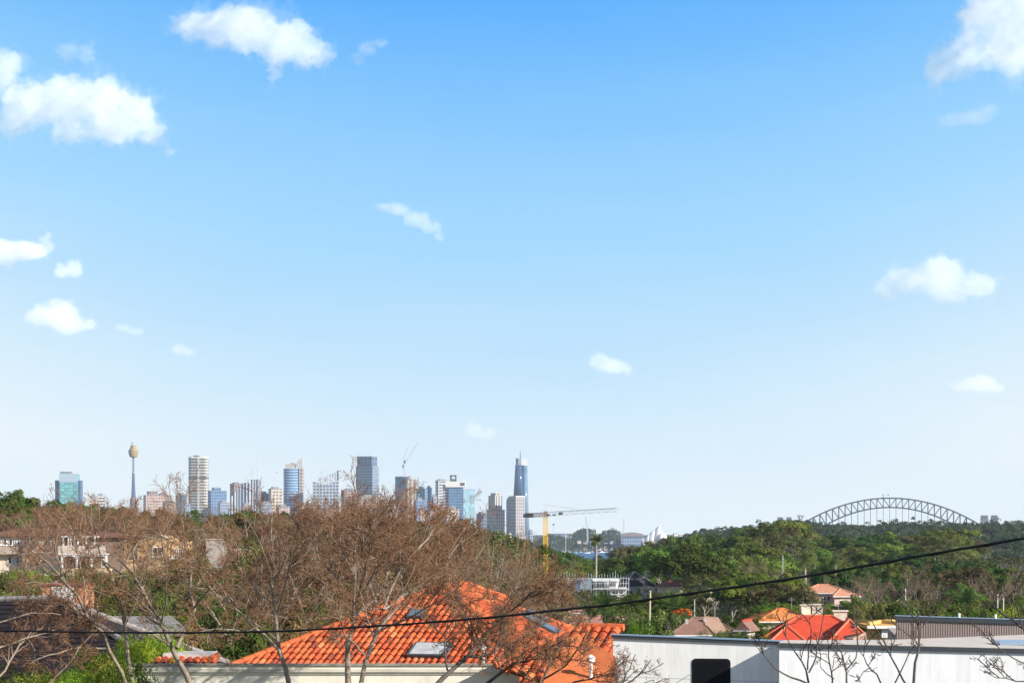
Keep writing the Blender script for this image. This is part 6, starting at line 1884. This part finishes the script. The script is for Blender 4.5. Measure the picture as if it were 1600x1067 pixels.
def bare_trees():
    traced_tree('bare_tree', 'bare tree with two pale forking stems leaning left over the dark slate roof', [
        (D([(213, 1085), (196, 1025), (191.6, 964), (184, 924), (184, 899), (196, 875), (221, 838)], 57, 59), 9, 3.5),
        (D([(203, 1085), (175, 1016), (162, 994), (147, 973), (132, 955), (116, 915), (83, 893), (45, 857)], 57, 54), 9, 3),
        (D([(162, 990), (135, 965), (104, 948), (70, 924), (28, 890)], 56.5, 59), 5, 2),
        (D([(170, 1013), (140, 1011), (107, 1013), (77, 1022), (45, 1037)], 56.8, 55), 4.5, 1.6),
        (D([(184, 924), (172, 895), (150, 850), (140, 810)], 58, 61), 4.5, 1.8),
        (D([(147, 973), (120, 935), (95, 900), (85, 850)], 56, 52), 4, 1.6),
        (D([(132, 955), (134, 910), (122, 870), (110, 820)], 56, 57), 3.5, 1.4)], 101, True, lv=(8, 7, 6))
    traced_tree('bare_tree', 'bare tree with a thick curved trunk before the left end of the cream parapet', [
        (D([(303, 1085), (279, 1034), (273, 1010), (251, 979), (227, 930), (211, 893), (184, 872)], 56, 58), 11, 3.5),
        (D([(276, 1012), (294, 985), (302, 951), (309, 909), (290, 870), (276, 847), (294, 810), (290, 775)], 56.3, 60), 6.5, 2),
        (D([(302, 951), (325, 925), (350, 890), (368, 850)], 57, 55), 4.5, 2),
        (D([(251, 979), (262, 930), (262, 880), (246, 820)], 56.5, 54), 4, 1.6),
        (D([(227, 930), (206, 905), (170, 885), (130, 850), (112, 812)], 57, 60), 4, 1.5),
        (D([(211, 893), (206, 850), (214, 805)], 57.7, 57), 3, 1.3)], 102, True, lv=(8, 7, 7), leaves=.8)
    traced_tree('bare_tree', 'bare tree with one grey forking trunk before the left slope of the orange roof', [
        (D([(455, 1085), (438.6, 1035), (437, 1011), (433, 957), (426, 936), (422, 895), (420, 844), (425, 800)], 57.5, 60), 10, 2),
        (D([(433, 1013), (402, 979), (367, 952), (335, 930), (310, 900), (300, 868)], 57.5, 55), 6, 2),
        (D([(359, 941), (345, 915), (327, 895), (305, 877)], 56, 57), 3.6, 1.6),
        (D([(426, 941), (405, 928), (393, 912), (381, 895), (360, 860)], 58, 61), 4.2, 1.6),
        (D([(434, 957), (445, 930), (448, 898), (462, 850), (470, 810)], 58, 56), 4.5, 1.6),
        (D([(402, 979), (380, 990), (350, 978), (325, 985), (300, 990)], 57, 54), 3.4, 1.3),
        (D([(422, 895), (408, 850), (388, 815)], 59, 58), 3, 1.2)], 103, True, lv=(8, 7, 7), leaves=.8)
    traced_tree('bare_tree', 'bare tree with pale upright limbs before the middle of the big orange roof', [
        (D([(545, 1085), (537, 1036), (542, 995), (550, 966), (561, 928), (553, 904), (555, 845), (560, 790)], 56, 58), 12, 2),
        (D([(550, 966), (569, 957), (590, 925), (612, 904), (660, 855), (690, 825)], 56.5, 60), 7, 2.2),
        (D([(558, 933), (577, 912), (599, 871), (612, 850), (618, 800)], 57, 55), 5, 1.8),
        (D([(547, 945), (537, 922), (520, 896), (488, 858), (478, 815)], 57, 59), 5, 1.8),
        (D([(561, 928), (571, 890), (580, 840), (585, 795)], 57, 54), 4, 1.6),
        (D([(520, 896), (515, 850), (520, 800)], 58, 60), 3.2, 1.4)], 104, True, lv=(11, 9, 8), leaves=1.0)
    traced_tree('bare_tree', 'darker bare tree leaning right across the orange roof', [
        (D([(561, 1085), (569, 1022), (596, 984), (599, 952), (628, 939), (660, 912), (700, 880)], 55, 58), 9, 2),
        (D([(600, 952), (627, 938), (654, 912), (689, 888), (720, 845)], 56, 59), 5, 2),
        (D([(596, 984), (625, 975), (660, 950), (700, 935), (735, 900)], 55.5, 54), 4, 1.6),
        (D([(599, 952), (612, 915), (640, 868), (672, 842), (690, 800)], 56, 58), 4.5, 1.8),
        (D([(569, 1022), (548, 1000), (530, 975), (525, 940)], 55, 53), 4, 1.5)], 105, True, lv=(11, 9, 8), leaves=1.0)
    traced_tree('bare_tree', 'dark spreading bare tree in front of the right half of the big orange roof', [
        (D([(668, 1085), (699, 1046), (726, 1025), (756, 1003), (777, 971), (799, 931), (826, 900)], 50, 54), 10, 2),
        (D([(740, 1085), (783, 1046), (810, 1038), (842, 1022), (880, 1000)], 50, 48), 8, 2),
        (D([(726, 1025), (760, 1025), (800, 1005), (840, 985), (878, 950)], 51, 53), 5, 1.6),
        (D([(777, 971), (800, 955), (830, 925), (866, 905)], 52, 50), 4, 1.4),
        (D([(699, 1046), (690, 1010), (700, 970), (720, 930)], 50, 52), 4, 1.4),
        (D([(783, 1046), (770, 1015), (790, 985)], 50, 51), 4, 1.4)], 106, True, dark=False, barkm=BARK_DARK, lv=(13, 9, 8), leaves=1.1)
    traced_tree('bare_tree', 'bare tree at the bottom between the orange roof and the white wall, thin brown leaves', [
        (D([(830, 1100), (850, 1060), (862, 1030), (878, 1000)], 52, 53), 6, 2),
        (D([(850, 1060), (885, 1040), (905, 1010), (918, 985)], 52, 51), 4, 1.6),
        (D([(862, 1090), (900, 1062), (935, 1058), (960, 1050)], 51, 50), 4.5, 1.6)], 107, True, barkm=BARK_DARK, lv=(12, 8, 7), leaves=1.1)
    # small leafy twigs before the white wall
    traced_tree('leafy_sapling', 'sapling with sparse green brown leaves against the left end of the white wall', [
        (D([(950, 1110), (970, 1070), (985, 1040), (993, 1022)], 48, 48.5), 4, 1.5),
        (D([(965, 1075), (990, 1062), (1005, 1048), (1017, 1030)], 48, 47.5), 3, 1.2),
        (D([(985, 1090), (1000, 1068), (1022, 1062)], 48, 48), 2.6, 1.2)], 108, False, barkm=BARK_DARK, lv=(8, 4, 4), leaves=3.2, fan=.7)
    # right hand foreground: dark bare twigs against the white block
    traced_tree('bare_tree', 'dark leafless tree with upward fanning branches before the left part of the white block', [
        (D([(1268, 1100), (1263, 1045), (1252, 1029), (1237, 1013), (1230, 999), (1222, 985)], 40, 41), 5, 1.2),
        (D([(1264, 1068), (1240, 1060), (1216, 1052), (1198, 1032), (1191, 1010), (1170, 1001)], 40, 39.5), 4, 1.1),
        (D([(1264, 1050), (1275, 1038), (1277, 996), (1289, 964), (1292, 940)], 40, 40.5), 3.6, 1),
        (D([(1262, 1045), (1262, 1015), (1270, 990), (1264, 965)], 40, 39), 3, 1)], 109, False, dark=True, barkm=BARK_DARK, lv=(6, 5, 4), leaves=0, fan=.6)
    traced_tree('bare_tree', 'dark leafless tree in the middle of the white block with a kinked stem', [
        (D([(1322, 1100), (1323, 1066), (1323, 1040), (1316, 1022), (1308, 1005), (1300, 985)], 41, 42), 4.5, 1.2),
        (D([(1300, 1090), (1303, 1060), (1293, 1035), (1295, 1008), (1290, 990)], 41, 40), 4, 1.1),
        (D([(1323, 1045), (1340, 1030), (1341, 1000), (1337, 975), (1333, 950)], 41, 41.5), 3, 1),
        (D([(1303, 1060), (1283, 1045), (1280, 1030)], 41, 40.6), 2.4, 1)], 110, False, dark=True, barkm=BARK_DARK, lv=(6, 5, 4), leaves=0, fan=.6)
    traced_tree('bare_tree', 'taller dark leafless tree whose crown crosses the ribbed shed', [
        (D([(1426, 1100), (1429, 1029), (1438, 1006), (1442, 985), (1440, 962), (1430, 940), (1424, 925), (1424, 894)], 38, 39.5), 6, 1.3),
        (D([(1430, 1100), (1417, 1062), (1400, 1048), (1389, 1018), (1372, 985), (1360, 965), (1350, 945)], 38, 37.5), 4.6, 1.1),
        (D([(1385, 1095), (1403, 1052), (1419, 1032), (1424, 1012), (1426, 985)], 38, 38.5), 4, 1.1),
        (D([(1388, 1100), (1371, 1048), (1355, 1042), (1345, 1028), (1340, 1000)], 38, 37), 4, 1.1),
        (D([(1441, 980), (1450, 965), (1460, 950), (1462, 930)], 39, 39), 2.6, .9),
        (D([(1439, 975), (1425, 962), (1414, 945), (1412, 925), (1408, 905)], 39, 40), 2.6, .9)], 111, False, dark=True, barkm=BARK_DARK, lv=(6, 5, 4), leaves=0, fan=.6)
    traced_tree('bare_tree', 'dark bare branches reaching in from the right edge over the ribbed shed', [
        (D([(1640, 1010), (1600, 985), (1585, 968), (1564, 955), (1541, 945), (1520, 925)], 34, 34.5), 6, 1.3),
        (D([(1600, 985), (1592, 960), (1582, 940), (1584, 915), (1594, 880), (1600, 850)], 34, 35), 3.4, 1),
        (D([(1640, 1045), (1600, 1037), (1570, 1022), (1555, 1005), (1545, 990)], 34, 33.5), 3.6, 1),
        (D([(1650, 1085), (1600, 1062), (1560, 1060), (1530, 1045)], 34, 33), 3.6, 1)], 112, False, dark=True, barkm=BARK_DARK, lv=(7, 5, 4), leaves=0, fan=.6)
    traced_tree('bare_tree', 'reddish bare tree at the bottom left edge with drooping twigs over the slate roof', [
        (D([(-20, 1090), (10, 1040), (25, 1015), (50, 985)], 54, 55), 6, 2),
        (D([(60, 1100), (80, 1060), (110, 1035), (130, 1000), (150, 985)], 55, 56), 4, 1.6),
        (D([(-20, 1020), (20, 1000), (60, 995), (100, 975), (140, 968)], 54, 56), 4, 1.6),
        (D([(-30, 985), (20, 965), (60, 955), (95, 960)], 54, 55), 3.6, 1.4)], 113, True, lv=(13, 8, 8), leaves=1.0)
    # further bare trees, copies of a few kinds
    PB = [proto_bare(201, red=True, leaves=1.2, dense=1.0), proto_bare(202, red=True, leaves=.8, dense=1.0), proto_bare(203, red=False, leaves=1.1, dense=.9), proto_bare(204, red=False, leaves=.8, dense=.9, spread=(20, 42))]
    rnd = random.Random(77)
    spots = [(20, 300, 792, 1), (50, 310, 788, 0), (78, 300, 786, 1), (105, 305, 784, 0), (130, 310, 786, 1), (158, 300, 784, 0), (182, 305, 786, 1), (208, 300, 786, 0), (232, 290, 786, 0), (262, 300, 792, 1), (290, 300, 792, 2),
             (120, 295, 800, 2), (170, 295, 800, 1), (215, 290, 802, 0), (40, 245, 792, 1), (225, 225, 800, 0),
             (300, 200, 845, 1), (320, 300, 796, 2), (350, 280, 796, 1), (295, 110, 905, 2), (385, 200, 800, 0), (410, 260, 788, 2), (440, 180, 806, 1), (465, 110, 838, 2), (485, 220, 784, 1), (512, 190, 778, 0),
             (540, 170, 770, 1), (572, 160, 762, 0), (600, 180, 772, 2), (625, 150, 782, 0), (650, 180, 786, 1), (672, 150, 800, 0), (590, 105, 830, 1), (500, 115, 850, 1), (640, 105, 835, 3), (700, 170, 802, 1), (545, 240, 772, 0), (520, 240, 786, 2),
             (722, 120, 845, 2), (752, 140, 832, 3), (782, 115, 846, 2), (785, 150, 838, 3), (800, 125, 852, 2), (815, 150, 850, 3), (775, 95, 880, 3), (815, 95, 893, 2), (848, 110, 930, 3), (740, 95, 890, 3), (884, 160, 935, 2),
             (1188, 545, 868, 2), (1205, 550, 878, 3), (1345, 520, 895, 2), (1372, 530, 900, 3), (1412, 520, 888, 2), (1440, 530, 900, 3), (1478, 500, 905, 2), (1530, 505, 898, 3), (1562, 500, 890, 2), (1592, 510, 900, 3), (1328, 500, 905, 3), (1275, 520, 900, 2), (405, 105, 872, 0), (350, 95, 905, 1), (662, 92, 890, 1)]
    adj = ['reddish brown', 'russet', 'grey brown', 'pale brown']
    for px, d, y, k in spots:
        pr = PB[k]; x = X(px, d); g = ground(x, d)
        sc = (Z(y, d) - g) / pr['H']
        py = y + 30
        place(pr, x, d, g, sc, rnd.uniform(0, 6.28), 'bare_tree', '%s twiggy bare tree %s' % (adj[k], landmark(px, py)), 'tree', 'bare winter trees', rnd.uniform(-.05, .05), min(1.35, max(.8, 1.15 / max(sc, .6))) * (.52 if 745 < px < 1000 else 1))
bare_trees()

def cable():
    pts = [(-250, 974, 13.2), (0, 984.8, 12.4), (150, 987.6, 12.0), (300, 988, 11.6), (434, 986, 11.2), (542, 980.5, 10.9), (660, 973, 10.5), (780, 963, 10.2), (860, 954, 9.9), (960, 944, 9.6), (1018, 935.5, 9.4), (1130, 919.5, 9.1),
           (1249, 902, 8.8), (1370, 880.5, 8.5), (1450, 866, 8.3), (1600, 841, 7.9), (1800, 802, 7.4)]
    w = np.array([tuple(P(*p)) for p in pts])
    q, L = resample(w, 120)
    V, F = tubes(q[None], np.full((1, 121), .0046), 8)
    o = link('overhead_cable', np_mesh('overhead_cable', V, F, mat('cable_black', (.015, .015, .017), .7), True))
    tag(o, 'black overhead cable sagging across the whole view from lower left to right', 'cable')
    q2 = q + np.array([0, .012, -.0015]) + .004 * np.stack([np.zeros(121), np.sin(np.arange(121) * 1.7), np.cos(np.arange(121) * 1.7)], 1)
    V, F = tubes(q2[None], np.full((1, 121), .0032), 6)
    o2 = link('stranded_wire', np_mesh('stranded_wire', V, F, bpy.data.materials['cable_black'], True), o)
cable()

def bird(px, py, d, span, lab):
    t = thing('flying_bird', lab, 'bird', P(px, py, d))
    m = bpy.data.materials.get('bird_dark') or mat('bird_dark', (.05, .05, .06), .8)
    q = MB().tube((-.22 * span, 0, 0), (.1 * span, 0, .02 * span), .02 * span, .07 * span, 8).tube((.1 * span, 0, .02 * span), (.26 * span, 0, .04 * span), .07 * span, .015 * span, 8)
    q.build('body', m, t)
    for s in (-1, 1):
        MB().add([(.08 * span, s * .04 * span, .03 * span), (-.1 * span, s * .04 * span, .03 * span), (-.06 * span, s * .3 * span, .16 * span), (-.1 * span, s * .5 * span, .08 * span), (.03 * span, s * .3 * span, .17 * span)],
                 [(0, 1, 2, 4), (4, 2, 3)]).build('wing', m, t)
bird(433, 738, 700, 1.0, 'small dark bird flying left of the rounded blue glass tower')
bird(133, 771, 600, 1.2, 'small dark bird flying just right of the teal glass tower')
# ------------------------------------------------------------------ haze and clouds
def build_haze():
    m = bpy.data.materials.new('haze_air')
    m.use_nodes = True
    t = NT(m.node_tree)
    v = t.n('ShaderNodeVolumePrincipled')
    v.inputs['Color'].default_value = (0.72, 0.86, 1.0, 1)
    v.inputs['Density'].default_value = HAZE_D
    v.inputs['Anisotropy'].default_value = 0.0
    o = t.n('ShaderNodeOutputMaterial')
    t.l(v.outputs[0], o.inputs['Volume'])
    b = MB().box(-5200, 5200, -90, 11200, -8, 345).build('haze', m)
    tag(b, kind='stuff')
HAZE_D = 3.1e-5
build_haze()

def cloud_mat(dens):
    m = bpy.data.materials.new('cloud_vapour')
    m.use_nodes = True
    t = NT(m.node_tree)
    v = t.n('ShaderNodeVolumeScatter')
    v.inputs['Color'].default_value = (1, 1, 1, 1)
    v.inputs['Density'].default_value = dens
    v.inputs['Anisotropy'].default_value = -0.25
    o = t.n('ShaderNodeOutputMaterial')
    t.l(v.outputs[0], o.inputs['Volume'])
    return m
CM = {}
def make_cloud(label, blobs, dens, seed, D=13000.0, rag=1.0, grow_=1.0, parent=None):
    """blobs: (px, py, rx, ry) in photograph pixels, placed at D metres"""
    rnd = random.Random(seed)
    k = D / FOC
    cx = sum(b[0] for b in blobs) / len(blobs); cy = sum(b[1] for b in blobs) / len(blobs)
    mb = MB()
    import bmesh
    bm = bmesh.new()
    for (px, py, rx, ry) in blobs:
        rx *= grow_; ry *= grow_
        m = Matrix.Translation(((px - cx) * k, rnd.uniform(-0.3, 0.3) * rx * k, (cy - py) * k)) @ Matrix.Diagonal((rx * k, rx * k * 0.9, ry * k, 1))
        bmesh.ops.create_icosphere(bm, subdivisions=3, radius=1.0, matrix=m)
        for _ in range(5):
            a = rnd.uniform(0, 6.28); e = rnd.uniform(-0.3, 1.2)
            s = rnd.uniform(0.25, 0.5)
            q = Vector((math.cos(a) * math.cos(e), math.sin(a) * math.cos(e), math.sin(e))) * rnd.uniform(.75, 1.0)
            m2 = m @ Matrix.Translation(q) @ Matrix.Diagonal((s, s, s, 1))
            bmesh.ops.create_icosphere(bm, subdivisions=2, radius=1.0, matrix=m2)
    me = bpy.data.meshes.new('cloud'); bm.to_mesh(me); bm.free()
    o = link('cloud', me)
    rr = max(b[3] for b in blobs) * k
    r = o.modifiers.new('r', 'REMESH'); r.mode = 'VOXEL'; r.voxel_size = max(rr / 9.0, 4.0)
    for (size, strength) in ((rr * 0.9, rr * 0.55 * rag), (rr * 0.3, rr * 0.32 * rag), (rr * 0.12, rr * 0.12 * rag)):
        tx = bpy.data.textures.new('puff', 'CLOUDS'); tx.noise_scale = size; tx.noise_depth = 3
        dm = o.modifiers.new('d', 'DISPLACE'); dm.texture = tx; dm.strength = strength; dm.mid_level = 0.55
        dm.texture_coords = 'GLOBAL'
    o.location = ((cx - 800) * k, D, EYE + (HOR - cy) * k)
    bpy.context.view_layer.update()
    dg = bpy.context.evaluated_depsgraph_get()
    new = bpy.data.meshes.new_from_object(o.evaluated_get(dg))
    o.modifiers.clear()
    o.data = new
    new.materials.clear()
    if dens not in CM: CM[dens] = cloud_mat(dens)
    new.materials.append(CM[dens])
    if parent is None: tag(o, label, 'cloud', 'clouds in the sky')
    else:
        o.name = 'cloud_veil'; o.parent = parent; o.location = (0, 0, 0)
    return o
CL = [
 ("large white cloud at the top left of the sky with a wispy tail", [(300,45,30,22),(345,42,40,28),(392,50,45,34),(440,66,42,30),(482,84,34,20),(428,112,18,18),(500,92,24,14)], .010, 1, 1.0),
 ("biggest cloud, a long white arching bank at the left edge", [(0,110,26,40),(50,160,42,30),(105,158,45,36),(160,160,42,36),(205,182,38,34),(240,208,28,22),(266,232,14,12),(115,205,34,24),(30,185,36,26),(175,200,40,26)], .010, 2, 1.0),
 ("small flat white cloud cut by the left edge of the sky", [(8,395,26,18),(45,393,26,14),(74,382,10,14)], .016, 3, .8),
 ("small round cloud just right of the flat one at the left edge", [(98,424,14,11),(114,420,14,13)], .016, 4, .8),
 ("puffy cloud low on the left above the green glass tower", [(66,495,24,15),(95,492,26,20),(108,508,24,16),(134,508,16,9)], .014, 5, .8),
 ("faint thin cloud streak right of the low puffy cloud", [(192,512,13,6),(212,518,13,6)], .005, 6, 1.2),
 ("faint little cloud high above the twin masts", [(280,546,12,9),(294,550,11,8)], .007, 7, 1.0),
 ("small slanting streak of cloud in the middle of the sky", [(600,324,14,7),(622,328,18,10),(650,342,20,12),(674,356,16,10),(686,368,9,8)], .009, 8, 1.1),
 ("small round cloud above the yellow tower crane", [(936,566,15,14),(958,572,20,12),(978,578,12,7)], .012, 9, .9),
 ("faint pinkish cloud just above the tall blue tapering tower", [(740,672,14,11),(760,678,14,9)], .006, 10, 1.0),
 ("broad white cloud on the right above the arch bridge", [(1384,456,20,13),(1418,440,28,20),(1465,432,38,26),(1490,458,26,18),(1528,446,26,20)], .010, 11, .9),
 ("low flat cloud at the right over the bridge end", [(1508,604,20,10),(1532,600,24,13),(1554,606,15,8)], .010, 12, .8),
 ("large cloud filling the top right corner of the sky", [(1540,20,48,44),(1590,60,50,50),(1510,85,42,34),(1474,112,28,24),(1600,10,50,50)], .009, 13, 1.0),
 ("faint wisp of cloud hanging below the top right cloud", [(1485,190,22,10),(1520,184,26,12),(1545,174,14,12)], .004, 14, 1.3),
 ("small ragged wisp right of the large top left cloud", [(558,92,10,10),(575,78,14,10),(594,68,12,7)], .006, 15, 1.2),
 ("faint curl of cloud above the long left cloud bank", [(105,82,18,14),(135,84,16,16)], .0045, 16, 1.2),
]
for (lb, bl, dn, sdd, rg) in CL:
    if dn < .0075: dn *= 1.15
    core = make_cloud(lb, bl, dn * .33, sdd, rag=rg * 1.8, grow_=1.1)
    make_cloud(lb, bl, dn * .10, sdd + 50, rag=rg * 3.6, grow_=1.3, parent=core)

def unique_labels():
    """things that share a description get their place in the row, left to right"""
    from collections import defaultdict
    ords = ['leftmost', 'second', 'third', 'fourth', 'fifth', 'sixth', 'seventh', 'eighth', 'ninth', 'tenth', 'eleventh', 'twelfth', 'thirteenth', 'fourteenth', 'fifteenth', 'sixteenth', 'seventeenth', 'eighteenth', 'nineteenth', 'twentieth', 'twenty-first', 'twenty-second', 'twenty-third']
    by = defaultdict(list)
    for o in list(COL.objects):
        if o.parent is None and 'label' in o and 'category' in o: by[o['label']].append(o)
    for lab, os_ in by.items():
        n = len(os_)
        if n < 2: continue
        os_.sort(key=lambda o: o.location.x / max(o.location.y, 1))
        for i, o in enumerate(os_):
            if n == 2: w = ('left', 'right')[i] + ' one'
            elif i == n - 1: w = 'rightmost'
            elif i == 0: w = 'leftmost'
            else: w = ords[min(i, 22)] + ' from left'
            o['label'] = lab + ', ' + w
unique_labels()
